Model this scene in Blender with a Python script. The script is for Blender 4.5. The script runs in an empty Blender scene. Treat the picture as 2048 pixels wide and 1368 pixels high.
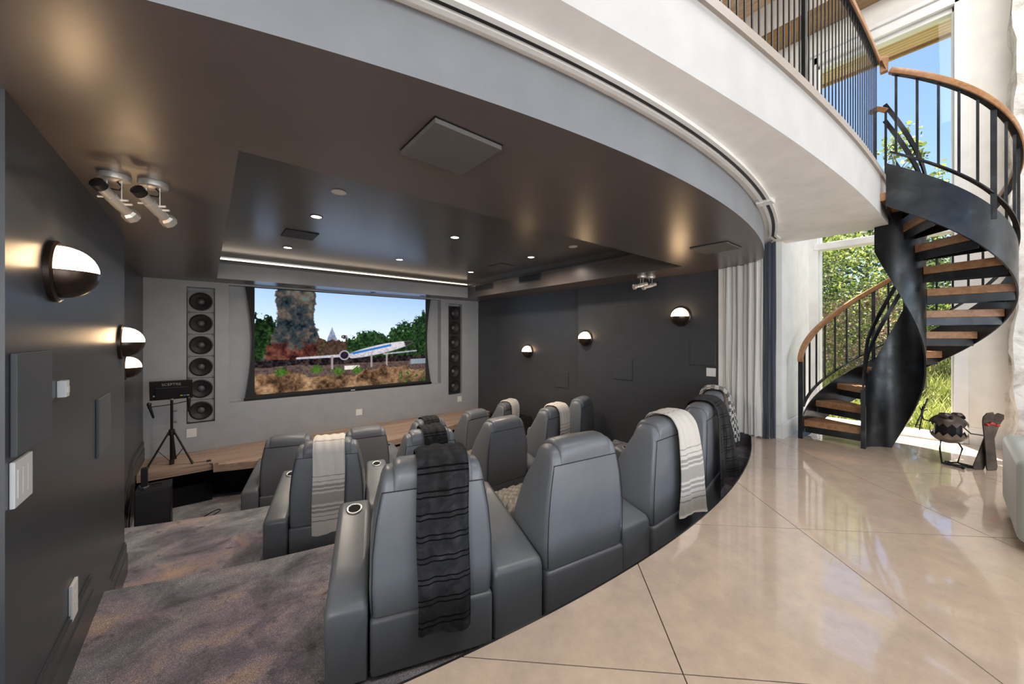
import bpy, bmesh, math, random
import numpy as np
from mathutils import Vector, Matrix
random.seed(7); rng = np.random.default_rng(7)
S = bpy.context.scene; COL = S.collection
PI = math.pi
R_ = math.radians

# ------------------------------------------------------------------ camera, world, light
CAM_H = 1.2; FPX = 729.75; YAW = R_(39.8925)
cd = bpy.data.cameras.new('camera'); cam = bpy.data.objects.new('camera', cd); COL.objects.link(cam)
cam.location = (0, 0, CAM_H); cam.rotation_euler = (PI/2, 0, -YAW)
cd.sensor_width = 36; cd.lens = FPX/2048*36; cd.shift_y = -12/2048; cd.clip_start = .02
S.camera = cam
S.view_settings.view_transform = 'Standard'; S.view_settings.look = 'None'
S.view_settings.exposure = 0.45; S.view_settings.gamma = 1; S.view_settings.use_curve_mapping = False

SUN_DIR = Vector((-1, -.5, -3.0)).normalized()
w = bpy.data.worlds.new('world'); S.world = w; w.use_nodes = True
wn = w.node_tree.nodes; wl = w.node_tree.links
bg = wn['Background']
sky = wn.new('ShaderNodeTexSky'); sky.sky_type = 'NISHITA'; sky.sun_disc = False
sky.sun_elevation = math.asin(-SUN_DIR.z); sky.sun_rotation = math.atan2(-SUN_DIR.x, -SUN_DIR.y)
sky.altitude = 2000; sky.air_density = 1.0; sky.dust_density = 1.6; sky.ozone_density = 3.2
wl.new(sky.outputs['Color'], bg.inputs['Color']); bg.inputs['Strength'].default_value = .20

def light(name, typ, loc, energy, color=(1, 1, 1), direction=None, **kw):
    l = bpy.data.lights.new(name, typ); l.energy = energy; l.color = color
    for k, v in kw.items(): setattr(l, k, v)
    o = bpy.data.objects.new(name, l); COL.objects.link(o); o.location = loc
    if direction is not None: o.rotation_euler = Vector(direction).to_track_quat('-Z', 'Y').to_euler()
    return o
light('sun', 'SUN', (9, 3, 9), 19.0, (1, .95, .86), SUN_DIR, angle=R_(.6))
# added fill lamps for unseen, assumed windows behind and beside the viewpoint
light('added_daylight_fill', 'AREA', (1.2, -5.35, 1.15), 125, (.93, .97, 1), (0, 1, -.05), shape='RECTANGLE', size=6.4, size_y=2.0)
light('added_daylight_fill', 'AREA', (6.42, -3.6, 2.0), 45, (.93, .97, 1), (-1, .1, -.05), shape='RECTANGLE', size=2.4, size_y=3.0)
light('added_daylight_fill', 'AREA', (-3.1, -2.2, 1.3), 150, (.95, .98, 1), (1, .12, -.05), shape='RECTANGLE', size=4.2, size_y=2.0)  # added fill lamp; the left hall wall has no window

light('added_overhead_fill', 'AREA', (3.0, -1.0, 5.98), 195, (.97, .99, 1), (0, 0, -1), shape='RECTANGLE', size=5.0, size_y=2.2)  # added overhead fill lamp just under the closed plank ceiling

# ------------------------------------------------------------------ helpers
class MB:
    def __init__(s): s.v = []; s.f = []
    def add(s, v, f):
        b = len(s.v); s.v += [tuple(p) for p in v]; s.f += [tuple(i+b for i in q) for q in f]; return s
    def box(s, x0, x1, y0, y1, z0, z1, M=None):
        v = [(x0,y0,z0),(x1,y0,z0),(x1,y1,z0),(x0,y1,z0),(x0,y0,z1),(x1,y0,z1),(x1,y1,z1),(x0,y1,z1)]
        if M is not None: v = [M @ Vector(p) for p in v]
        return s.add(v, [(0,3,2,1),(4,5,6,7),(0,1,5,4),(1,2,6,5),(2,3,7,6),(3,0,4,7)])
    def prism(s, poly, z0, z1):
        n = len(poly); v = [(x,y,z0) for x,y in poly]+[(x,y,z1) for x,y in poly]
        return s.add(v, [tuple(range(n))[::-1], tuple(range(n,2*n))]+[(i,(i+1)%n,n+(i+1)%n,n+i) for i in range(n)])
    def strip_solid(s, xs, lo, hi, z0, z1):
        """solid between curves y=lo(x) and y=hi(x)"""
        n = len(xs); v = []
        for x in xs:
            a, b = lo(x), max(hi(x), lo(x)+1e-4)
            v += [(x,a,z0),(x,b,z0),(x,b,z1),(x,a,z1)]
        f = [(0,3,2,1), tuple(4*(n-1)+i for i in (0,1,2,3))]
        for i in range(n-1):
            for k in range(4):
                f.append((4*i+k, 4*i+(k+1)%4, 4*i+4+(k+1)%4, 4*i+4+k))
        return s.add(v, f)
    def rings(s, R, cap=True, close=False):
        n = len(R[0]); m = len(R); v = [p for r in R for p in r]; f = []
        for i in range(m-1 if not close else m):
            for k in range(n):
                j = (i+1) % m
                f.append((i*n+k, i*n+(k+1)%n, j*n+(k+1)%n, j*n+k))
        if cap and not close: f += [tuple(range(n))[::-1], tuple((m-1)*n+k for k in range(n))]
        return s.add(v, f)
    def tube(s, path, r, n=8, up=(0,0,1), cap=True):
        P = [Vector(p) for p in path]; R = []
        rr = r if isinstance(r, (list, tuple)) else [r]*len(P)
        for i, p in enumerate(P):
            t = (P[min(i+1,len(P)-1)]-P[max(i-1,0)]).normalized()
            u = Vector(up)
            if abs(t.dot(u)) > .98: u = Vector((1,0,0))
            a = t.cross(u).normalized(); b = a.cross(t).normalized()
            R.append([p+a*math.cos(2*PI*k/n)*rr[i]+b*math.sin(2*PI*k/n)*rr[i] for k in range(n)])
        return s.rings(R, cap)
    def bar(s, path, wd, ht, up=(0,0,1)):
        P = [Vector(p) for p in path]; R = []
        for i, p in enumerate(P):
            t = (P[min(i+1,len(P)-1)]-P[max(i-1,0)]).normalized(); u = Vector(up)
            if abs(t.dot(u)) > .98: u = Vector((1,0,0))
            a = t.cross(u).normalized(); b = a.cross(t).normalized()
            R.append([p+a*sx*wd/2+b*sy*ht/2 for sx, sy in ((-1,-1),(1,-1),(1,1),(-1,1))])
        return s.rings(R)
    def lathe(s, prof, n=24, c=(0,0,0), M=None):
        R = []
        for r, z in prof:
            ring = [Vector((r*math.cos(2*PI*k/n), r*math.sin(2*PI*k/n), z)) for k in range(n)]
            R.append([(M @ p if M is not None else p)+Vector(c) for p in ring])
        return s.rings(R, close=(prof[0][0] > .0011 and prof[-1][0] > .0011))

def finish(o, mat, parent, smooth):
    if mat is not None: o.data.materials.append(mat)
    if smooth and o.type == 'MESH':
        o.data.shade_smooth() if smooth is True else o.data.shade_smooth()
        if smooth is not True:
            o.data.set_sharp_from_angle(angle=R_(smooth))
    if parent is not None: o.parent = parent
    COL.objects.link(o); return o
def obj(name, mb, mat, parent=None, smooth=False, bevel=0, seg=2, uv=None):
    me = bpy.data.meshes.new(name); me.from_pydata(mb.v, [], mb.f); me.validate(clean_customdata=False)
    bm = bmesh.new(); bm.from_mesh(me)
    if bevel:
        bmesh.ops.remove_doubles(bm, verts=bm.verts, dist=1e-6)
        ed = [e for e in bm.edges if len(e.link_faces) == 2 and e.calc_face_angle(0) > R_(35)]
        bmesh.ops.bevel(bm, geom=ed, offset=bevel, segments=seg, profile=.5, affect='EDGES', clamp_overlap=True)
    if uv is None: bmesh.ops.recalc_face_normals(bm, faces=bm.faces)
    bm.to_mesh(me); bm.free()
    if uv is not None:
        ul = me.uv_layers.new(name='UVMap')
        vi = np.empty(len(me.loops), dtype=np.int32); me.loops.foreach_get('vertex_index', vi)
        ul.data.foreach_set('uv', np.asarray(uv, dtype=np.float32)[vi].ravel())
    return finish(bpy.data.objects.new(name, me), mat, parent, smooth)
def tag(o, label=None, cat=None, group=None, kind=None):
    for k, v in (('label',label),('category',cat),('group',group),('kind',kind)):
        if v: o[k] = v
    return o
def thing(name, label, cat, loc=(0,0,0), rotz=0, group=None):
    o = bpy.data.objects.new(name, None); COL.objects.link(o); o.empty_display_size = .1
    o.location = loc; o.rotation_euler = (0,0,rotz)
    return tag(o, label, cat, group)
def struct(name, mb, mat, label=None, **kw):
    return tag(obj(name, mb, mat, **kw), label, None, None, 'structure')
def copy_tree(o, parent=None):
    c = o.copy(); COL.objects.link(c); c.parent = parent
    for ch in list(o.children): copy_tree(ch, c)
    return c
def Tr(x,y,z): return Matrix.Translation((x,y,z))
def Rz(a): return Matrix.Rotation(a,4,'Z')
def Rx(a): return Matrix.Rotation(a,4,'X')
def Ry(a): return Matrix.Rotation(a,4,'Y')

# ------------------------------------------------------------------ materials
def mat(name, col=(.5,.5,.5), rough=.5, metal=0, spec=.5, coat=0, coat_r=.1, emit=None, emit_s=0, sheen=0, trans=0):
    m = bpy.data.materials.new(name); m.use_nodes = True; b = m.node_tree.nodes['Principled BSDF']
    b.inputs['Base Color'].default_value = (*col, 1); b.inputs['Roughness'].default_value = rough
    b.inputs['Metallic'].default_value = metal; b.inputs['Specular IOR Level'].default_value = spec
    b.inputs['Coat Weight'].default_value = coat; b.inputs['Coat Roughness'].default_value = coat_r
    b.inputs['Sheen Weight'].default_value = sheen
    if emit: b.inputs['Emission Color'].default_value = (*emit,1); b.inputs['Emission Strength'].default_value = emit_s
    return m
def N(m, t, **kw):
    n = m.node_tree.nodes.new(t)
    for k, v in kw.items():
        if k in n.inputs: n.inputs[k].default_value = v
        else: setattr(n, k, v)
    return n
def L(m, a, b): m.node_tree.links.new(a, b)
def B(m): return m.node_tree.nodes['Principled BSDF']
def ramp(m, fac, stops, interp='LINEAR'):
    r = N(m, 'ShaderNodeValToRGB'); cr = r.color_ramp; cr.interpolation = interp
    while len(cr.elements) < len(stops): cr.elements.new(.5)
    for e, (p, c) in zip(cr.elements, stops): e.position = p; e.color = (*c, 1)
    L(m, fac, r.inputs['Fac']); return r.outputs['Color']
def coords(m, kind='Object', scale=(1,1,1)):
    t = N(m, 'ShaderNodeTexCoord'); mp = N(m, 'ShaderNodeMapping'); mp.inputs['Scale'].default_value = scale
    L(m, t.outputs[kind], mp.inputs['Vector']); return mp.outputs['Vector']
def noise(m, vec, scale, detail=4, rough=.55, dist=0):
    n = N(m, 'ShaderNodeTexNoise'); n.inputs['Scale'].default_value = scale; n.inputs['Detail'].default_value = detail
    n.inputs['Roughness'].default_value = rough; n.inputs['Distortion'].default_value = dist
    if vec is not None: L(m, vec, n.inputs['Vector'])
    return n.outputs['Fac']
def bump(m, h, strength=.2, dist=.01):
    b = N(m, 'ShaderNodeBump'); b.inputs['Strength'].default_value = strength; b.inputs['Distance'].default_value = dist
    L(m, h, b.inputs['Height']); L(m, b.outputs['Normal'], B(m).inputs['Normal']); return m
def mixc(m, fac, a, b, mode='MIX'):
    n = N(m, 'ShaderNodeMix', data_type='RGBA', blend_type=mode)
    if isinstance(fac, (int,float)): n.inputs['Factor'].default_value = fac
    else: L(m, fac, n.inputs['Factor'])
    for i, s in ((6,a),(7,b)):
        if isinstance(s, tuple): n.inputs[i].default_value = (*s,1)
        else: L(m, s, n.inputs[i])
    return n.outputs[2]

M = {}
def paint(name, col, rough, grain=.03, spec=.5):
    m = mat(name, col, rough, spec=spec); v = coords(m)
    n = noise(m, v, 5, 5); c = ramp(m, n, [(.3, tuple(x*.93 for x in col)), (.7, tuple(min(1,x*1.05) for x in col))])
    L(m, c, B(m).inputs['Base Color']); bump(m, noise(m, v, 260, 2), grain, .002); return m
M['charcoal'] = paint('charcoal_paint', (.054,.057,.065), .34, .05)
M['dark_ceiling'] = paint('brown_black_ceiling_paint', (.108,.090,.086), .30, .05, .6)
M['tray'] = paint('tray_ceiling_paint', (.118,.112,.107), .29, .05, .6)
M['front_grey'] = paint('screen_wall_grey', (.36,.375,.40), .42, .12)
M['fascia_grey'] = paint('fascia_light_grey', (.235,.245,.268), .5, .03)
M['white'] = paint('white_paint', (.87,.866,.855), .55, .02)
M['cream'] = paint('cream_paint', (.80,.775,.725), .6, .02)
M['trim'] = paint('white_trim', (.80,.80,.79), .35, .01)
M['white_plastic'] = mat('white_plastic', (.78,.78,.77), .35)
M['black_plastic'] = mat('black_plastic', (.012,.012,.013), .42)
M['black_metal'] = mat('black_metal', (.018,.018,.02), .38, .6)
M['dark_void'] = mat('dark_void', (.006,.006,.006), .9)
M['chrome'] = mat('brushed_silver', (.70,.69,.68), .28, .9)
M['silver'] = mat('silver_paint', (.62,.61,.60), .35, .6)
M['bronze'] = mat('dark_bronze', (.085,.062,.050), .30, .85)
m = M['steel'] = mat('blackened_steel', (.06,.063,.068), .36, .85); v = coords(m)
L(m, ramp(m, noise(m, v, 4, 6, .6, .4), [(.3,(.026,.028,.031)),(.55,(.042,.046,.051)),(.75,(.080,.087,.098))]), B(m).inputs['Base Color'])
L(m, ramp(m, noise(m, v, 9, 4), [(.3,(.27,)*3),(.8,(.48,)*3)]), B(m).inputs['Roughness'])
m = M['leather'] = mat('blue_grey_leather', (.09,.1,.115), .36, spec=.55); v = coords(m)
L(m, ramp(m, noise(m, v, 3, 3), [(.3,(.135,.145,.162)),(.7,(.162,.173,.190))]), B(m).inputs['Base Color'])
vo = N(m, 'ShaderNodeTexVoronoi'); vo.inputs['Scale'].default_value = 260; L(m, v, vo.inputs['Vector']); bump(m, vo.outputs['Distance'], .10, .002)
m = M['leather_tan'] = mat('taupe_leather', (.135,.115,.085), .40, spec=.5); v = coords(m)
bump(m, noise(m, v, 300, 3), .10, .002)
M['seam'] = mat('dark_thread', (.018,.019,.022), .7)
# polished concrete
m = M['concrete'] = mat('polished_concrete', (.4,.35,.31), .16, spec=.5, coat=.7, coat_r=.04); v = coords(m)
n1 = noise(m, v, 1.1, 6, .6, .4); n2 = noise(m, v, 9, 6, .7)
c = ramp(m, n1, [(.28,(.36,.281,.231)),(.5,(.49,.375,.286)),(.72,(.59,.453,.335))])
c = mixc(m, .5, c, ramp(m, n2, [(.3,(.38,.30,.242)),(.7,(.58,.46,.354))]))
sp = noise(m, v, 240, 2); c = mixc(m, ramp(m, sp, [(.62,(0,0,0)),(.74,(.55,)*3)]), c, (.62,.57,.51))
L(m, c, B(m).inputs['Base Color']); L(m, ramp(m, n1, [(.3,(.07,)*3),(.7,(.14,)*3)]), B(m).inputs['Roughness'])
M['joint'] = mat('sawcut_joint', (.02,.018,.016), .9)
# carpet
m = M['carpet'] = mat('mottled_carpet', (.1,.1,.1), .95, spec=.1, sheen=.4); v = coords(m)
n1 = noise(m, coords(m, 'Object', (1,1.2,1)), 2.6, 9, .66, .5); n2 = noise(m, v, .9, 3, .5, .6)
c = ramp(m, n1, [(.30,(.06,.052,.072)),(.42,(.17,.132,.19)),(.52,(.33,.25,.31)),(.62,(.50,.335,.25)),(.76,(.66,.50,.42))])
c2 = ramp(m, n1, [(.32,(.055,.056,.070)),(.5,(.23,.235,.265)),(.7,(.46,.46,.49))])
c = mixc(m, ramp(m, n2, [(.42,(0,0,0)),(.60,(1,1,1))]), c2, c)
dk = ramp(m, noise(m, v, 9, 5, .65, .3), [(.58,(0,0,0)),(.70,(.8,)*3)]); c = mixc(m, dk, c, (.022,.019,.024))
spk = noise(m, v, 330, 2, .6); c = mixc(m, .85, c, ramp(m, spk, [(.32,(.30,.30,.30)),(.54,(1.05,1.05,1.05)),(.68,(3.4,3.4,3.4))]), 'MULTIPLY')
L(m, c, B(m).inputs['Base Color']); bump(m, spk, .9, .012)
M['carpet_dark'] = mat('black_carpet', (.012,.012,.013), .95, spec=.1)
# woods
def wood(name, cols, rough=.4, axis='X', scale=1., coat=0):
    m = mat(name, cols[1], rough, coat=coat)
    sc = {'X':(1.0,14,14),'Y':(14,1.0,14),'Z':(14,14,1.0)}[axis]
    oi = N(m, 'ShaderNodeObjectInfo'); t = N(m, 'ShaderNodeTexCoord'); ad = N(m, 'ShaderNodeVectorMath', operation='ADD')
    mp = N(m, 'ShaderNodeMapping'); mp.inputs['Scale'].default_value = tuple(s*scale for s in sc)
    ml = N(m, 'ShaderNodeVectorMath', operation='SCALE'); ml.inputs['Scale'].default_value = 37.
    cx = N(m, 'ShaderNodeCombineXYZ'); L(m, oi.outputs['Random'], cx.inputs[0]); L(m, oi.outputs['Random'], cx.inputs[1]); L(m, cx.outputs[0], ml.inputs[0])
    L(m, t.outputs['Object'], ad.inputs[0]); L(m, ml.outputs[0], ad.inputs[1]); L(m, ad.outputs[0], mp.inputs['Vector'])
    n = noise(m, mp.outputs['Vector'], 1.6, 7, .62, .7)
    c = ramp(m, n, [(.28,cols[0]),(.5,cols[1]),(.74,cols[2])])
    c = mixc(m, .55, c, ramp(m, oi.outputs['Random'], [(0,(.72,.72,.74)),(1,(1.12,1.08,1.04))]), 'MULTIPLY')
    L(m, c, B(m).inputs['Base Color']); bump(m, n, .08, .004); return m
M['oak'] = wood('oak_tread', [(.21,.098,.042),(.33,.165,.074),(.43,.245,.125)], .38, 'X')
M['rail_wood'] = wood('handrail_oak', [(.26,.115,.042),(.38,.185,.075),(.47,.26,.12)], .34, 'X')
M['stage'] = wood('stage_plank', [(.24,.165,.13),(.43,.30,.225),(.60,.44,.33)], .42, 'X', .7)
M['fir'] = wood('fir_plank', [(.46,.32,.20),(.60,.43,.28),(.70,.54,.38)], .5, 'Y')
M['beam'] = wood('dark_fir_beam', [(.22,.13,.055),(.32,.20,.09),(.40,.27,.13)], .5, 'Y')
# glass
m = M['glass'] = bpy.data.materials.new('window_glass'); m.use_nodes = True; nt = m.node_tree; nt.nodes.remove(nt.nodes['Principled BSDF'])
tr = N(m,'ShaderNodeBsdfTransparent'); gl = N(m,'ShaderNodeBsdfGlossy'); gl.inputs['Roughness'].default_value = .01
lw = N(m,'ShaderNodeLayerWeight'); lw.inputs['Blend'].default_value = .5; pw = N(m,'ShaderNodeMath',operation='POWER'); pw.inputs[1].default_value = 5; L(m, lw.outputs['Facing'], pw.inputs[0])
ad = N(m,'ShaderNodeMath',operation='MULTIPLY_ADD'); ad.inputs[1].default_value = .4; ad.inputs[2].default_value = .012; L(m, pw.outputs[0], ad.inputs[0]); mx = N(m,'ShaderNodeMixShader')
L(m, ad.outputs[0], mx.inputs[0]); L(m, tr.outputs[0], mx.inputs[1]); L(m, gl.outputs[0], mx.inputs[2])
L(m, mx.outputs[0], nt.nodes['Material Output'].inputs['Surface'])
def emat(name, col, s):
    m = bpy.data.materials.new(name); m.use_nodes = True; nt = m.node_tree; nt.nodes.remove(nt.nodes['Principled BSDF'])
    e = N(m,'ShaderNodeEmission'); e.inputs['Color'].default_value = (*col,1); e.inputs['Strength'].default_value = s
    L(m, e.outputs[0], nt.nodes['Material Output'].inputs['Surface']); return m
M['lamp_glass'] = emat('lit_opal_glass', (1,.66,.36), 12.0)
M['led'] = emat('warm_led', (1,.80,.60), 2.4)
M['downlight_on'] = emat('lit_downlight_lens', (1,.90,.76), 9)
M['opal_off'] = mat('unlit_white_lens', (.75,.74,.72), .4)
# stone
m = M['stone'] = mat('whitewashed_stone', (.7,.67,.62), .85, spec=.2); v = coords(m)
n = noise(m, v, 5, 8, .65, .6); L(m, ramp(m, n, [(.30,(.33,.29,.25)),(.42,(.62,.58,.53)),(.55,(.80,.78,.75))]), B(m).inputs['Base Color']); bump(m, n, .8, .03)
# textiles
m = M['curtain_grey'] = mat('grey_velvet', (.74,.725,.70), .8, sheen=.5)
m = M['curtain_navy'] = mat('navy_velvet', (.025,.034,.06), .75, sheen=.8)
m = M['sofa'] = mat('sage_velvet', (.23,.25,.22), .75, sheen=.6); v = coords(m)
bump(m, noise(m, coords(m,'Object',(20,20,1)), 6, 3), .25, .006)
def uvnode(m):
    u = N(m,'ShaderNodeUVMap'); s = N(m,'ShaderNodeSeparateXYZ'); L(m,u.outputs[0],s.inputs[0]); return u.outputs[0], s.outputs[0], s.outputs[1]
def math_(m, op, a, b=None):
    n = N(m,'ShaderNodeMath',operation=op)
    for i, q in enumerate((a,b)):
        if q is None: continue
        if isinstance(q,(int,float)): n.inputs[i].default_value = q
        else: L(m,q,n.inputs[i])
    return n.outputs[0]
def striped_dark(name, plaid=False):
    m = mat(name, (.05,.05,.053), .95, spec=.05, sheen=.12); uv,u,vv = uvnode(m)
    ph = math_(m,'FRACT', math_(m,'MULTIPLY', vv, 1/.108))
    st = ramp(m, ph, [(0,(0,0,0)),(.42,(1,1,1)),(.50,(0,0,0)),(.66,(1,1,1)),(.74,(0,0,0))], 'CONSTANT')
    base = ramp(m, noise(m, uv, 16, 4, .6, .6), [(.32,(.010,.010,.011)),(.55,(.028,.028,.030)),(.75,(.055,.055,.058))])
    if plaid:
        ph2 = math_(m,'FRACT', math_(m,'MULTIPLY', u, 1/.10))
        s2 = ramp(m, ph2, [(0,(0,0,0)),(.42,(1,1,1)),(.50,(0,0,0)),(.66,(1,1,1)),(.74,(0,0,0))], 'CONSTANT'); st = math_(m,'MAXIMUM', st, s2)
    L(m, mixc(m, st, base, (.003,.003,.0035)), B(m).inputs['Base Color'])
    h = mixc(m, st, noise(m, uv, 380, 3), (0,0,0)); bump(m, h, .8, .008); return m
M['fleece'] = striped_dark('charcoal_ribbed_fleece'); M['fleece_plaid'] = striped_dark('charcoal_plaid_fleece', True)
m = M['knit'] = mat('cream_knit', (.68,.63,.57), .9, spec=.1, sheen=.3); uv,u,vv = uvnode(m)
# v in metres from the hem: bands of black herringbone
zz = math_(m,'MULTIPLY', math_(m,'PINGPONG', math_(m,'MULTIPLY',u,1), .006), 1.0); v2 = math_(m,'ADD', vv, zz)
ck = N(m,'ShaderNodeTexChecker'); ck.inputs['Scale'].default_value = 150; L(m,uv,ck.inputs['Vector'])
lines = ramp(m, math_(m,'MULTIPLY',v2,1/.9), [(0,(0,0,0)),(.135,(1,1,1)),(.145,(0,0,0)),(.185,(1,1,1)),(.195,(0,0,0)),(.225,(.9,)*3),(.250,(0,0,0)),(.268,(.9,)*3),(.292,(0,0,0)),(.315,(.75,)*3),(.425,(0,0,0)),(.442,(.9,)*3),(.466,(0,0,0)),(.484,(.9,)*3),(.508,(0,0,0)),(.54,(1,1,1)),(.55,(0,0,0)),(.59,(1,1,1)),(.60,(0,0,0)),(.935,(1,1,1)),(.945,(0,0,0))], 'CONSTANT')
fac = math_(m,'MULTIPLY', lines, math_(m,'ADD', math_(m,'MULTIPLY', ck.outputs['Fac'], .75), .2))
L(m, mixc(m, fac, (.68,.63,.57), (.02,.018,.018)), B(m).inputs['Base Color'])
wv = N(m,'ShaderNodeTexChecker'); wv.inputs['Scale'].default_value = 300; L(m,uv,wv.inputs['Vector']); bump(m, wv.outputs['Fac'], .35, .003)
m = M['checker'] = mat('black_white_checks', (.6,.6,.6), .9, sheen=.3); uv,u,vv = uvnode(m)
ck = N(m,'ShaderNodeTexChecker'); ck.inputs['Scale'].default_value = 24; ck.inputs['Color1'].default_value=(.70,.68,.65,1); ck.inputs['Color2'].default_value=(.015,.015,.016,1)
L(m,uv,ck.inputs['Vector']); L(m,ck.outputs['Color'],B(m).inputs['Base Color'])
# plants
def leafmat(name, stops):
    m = mat(name, (.2,.3,.05), .55, spec=.3); g = N(m,'ShaderNodeNewGeometry')
    c = ramp(m, g.outputs['Random Per Island'], stops)
    L(m, c, B(m).inputs['Base Color'])
    t = N(m,'ShaderNodeBsdfTranslucent'); L(m, c, t.inputs['Color']); mx = N(m,'ShaderNodeMixShader'); mx.inputs[0].default_value = .45
    L(m, B(m).outputs[0], mx.inputs[1]); L(m, t.outputs[0], mx.inputs[2]); L(m, mx.outputs[0], m.node_tree.nodes['Material Output'].inputs['Surface']); return m
M['leaf_bright'] = leafmat('sunlit_aspen_leaf', [(0,(.07,.11,.025)),(.45,(.17,.23,.045)),(.8,(.33,.38,.09)),(1,(.50,.52,.20))])
M['leaf_dark'] = leafmat('deep_green_leaf', [(0,(.018,.035,.018)),(.5,(.045,.08,.03)),(.85,(.12,.17,.05)),(1,(.26,.30,.12))])
M['leaf_rose'] = leafmat('rose_tinged_leaf', [(0,(.12,.14,.05)),(.5,(.25,.17,.12)),(.8,(.36,.20,.18)),(1,(.26,.30,.10))])
M['blade'] = leafmat('meadow_grass_blade', [(0,(.10,.13,.03)),(.4,(.22,.26,.05)),(.75,(.38,.40,.11)),(1,(.50,.46,.22))])
M['bark'] = paint('grey_bark', (.16,.14,.11), .9, .6)
m = M['meadow'] = mat('meadow_soil', (.2,.25,.06), .95, spec=.1); v = coords(m)
L(m, ramp(m, noise(m, v, 3, 6, .65), [(.3,(.12,.13,.06)),(.55,(.24,.25,.11)),(.75,(.34,.33,.17))]), B(m).inputs['Base Color'])
M['rock'] = paint('pale_rock', (.42,.38,.34), .9, .5)

# ------------------------------------------------------------------ plan curves
def arc(cx, cy, r): return lambda x: cy-math.sqrt(max(r*r-(x-cx)**2, 1e-6))
edge = arc(2.2, 9.442, 8.403)                # rim of the concrete floor
tier1 = arc(2.45, 11.5, 8.4); tier2 = arc(2.35, 13.5, 8.4)
_so = arc(2.355, 9.062, 8.108)
Z1, Z2, Z3, ZST, ZS, ZC, ZF, ZT = -.52, -.86, -1.19, -.63, 2.076, 2.31, 2.70, 2.46
FW = 7.68                                    # screen wall
def soff(x):
    if x <= 4.75: return _so(x)
    t = (x-4.75)/.5; return _so(4.75)+ .22*t + .42*max(0,t)**2.2
fasc = arc(5.668, 26.32, 25.941)             # balcony edge
XS = lambda a, b, n: [a+(b-a)*i/(n-1) for i in range(n)]

# ------------------------------------------------------------------ floor of the hall: slabs with sawn joints
fl = struct('floor', MB().box(-3.2, 6.5, -5.5, -.2, -.12, -.018), M['joint'], 'tan polished concrete hall floor cut by diagonal joints')
mb = MB(); mb.strip_solid(XS(-1.0, 5.25, 70), lambda x: -.2, lambda x: edge(x)-.004, -.12, -.018); mb.box(5.25, 6.5, -.2, 1.3, -.12, -.018); mb.box(-3.2,-1.0,-.2,2.1,-.12,-.018)
obj('floor_bed', mb, M['joint'], fl)
def slabs():
    bm = bmesh.new()
    pts = [(-3.2,-5.5),(6.5,-5.5),(6.5,1.3),(5.25,1.3),(5.25,edge(5.25))]+[(x,edge(x)) for x in XS(5.25,-1.0,110)[1:]]+[(-1.0,2.1),(-3.2,2.1)]
    vs = [bm.verts.new((x,y,0)) for x,y in pts]; f = bm.faces.new(vs)
    bmesh.ops.triangulate(bm, faces=[f])
    g = .0035; A = [.375+1.525*k for k in range(-6,6)]; D = [-.84+1.533*k for k in range(-5,9)]
    r2 = math.sqrt(.5)
    for c in A:
        for o in (-g,g): bmesh.ops.bisect_plane(bm, geom=bm.verts[:]+bm.edges[:]+bm.faces[:], plane_co=((c+o)*.5,(c+o)*.5,0), plane_no=(r2,r2,0), dist=1e-7)
    for c in D:
        for o in (-g,g): bmesh.ops.bisect_plane(bm, geom=bm.verts[:]+bm.edges[:]+bm.faces[:], plane_co=((c+o)*.5,-(c+o)*.5,0), plane_no=(r2,-r2,0), dist=1e-7)
    cells = {}
    for f in bm.faces:
        c = f.calc_center_median(); s, d = c.x+c.y, c.x-c.y
        if any(abs(s-a) < g for a in A) or any(abs(d-a) < g for a in D): continue
        cells.setdefault((sum(s > a for a in A), sum(d > a for a in D)), []).append([tuple(v.co) for v in f.verts])
    bm.free()
    for k, faces in sorted(cells.items()):
        b2 = bmesh.new()
        for fv in faces: b2.faces.new([b2.verts.new(p) for p in fv])
        bmesh.ops.remove_doubles(b2, verts=b2.verts, dist=1e-5)
        bmesh.ops.dissolve_limit(b2, angle_limit=.01, verts=b2.verts, edges=b2.edges)
        bmesh.ops.recalc_face_normals(b2, faces=b2.faces)
        for f in b2.faces:
            if f.normal.z < 0: f.normal_flip()
        r = bmesh.ops.extrude_face_region(b2, geom=b2.faces[:])
        for q in r['geom']:
            if isinstance(q, bmesh.types.BMVert): q.co.z = -.02
        bmesh.ops.recalc_face_normals(b2, faces=b2.faces)
        me = bpy.data.meshes.new('slab'); b2.to_mesh(me); b2.free()
        finish(bpy.data.objects.new('slab', me), M['concrete'], fl, False)
slabs()
xs = XS(-1.0, 5.25, 90)
mb = MB().strip_solid(xs, lambda x: edge(x)-.002, lambda x: edge(x)+.006, -.14, .002)
struct('trim_1', mb, M['black_metal'], 'thin black metal strip edging the curved concrete floor')
mb = MB().strip_solid(xs, lambda x: edge(x)-.05, lambda x: edge(x)-.001, -1.3, -.121)
struct('wall_pit', mb, M['carpet_dark'], 'black riser below the curved concrete edge')

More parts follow.
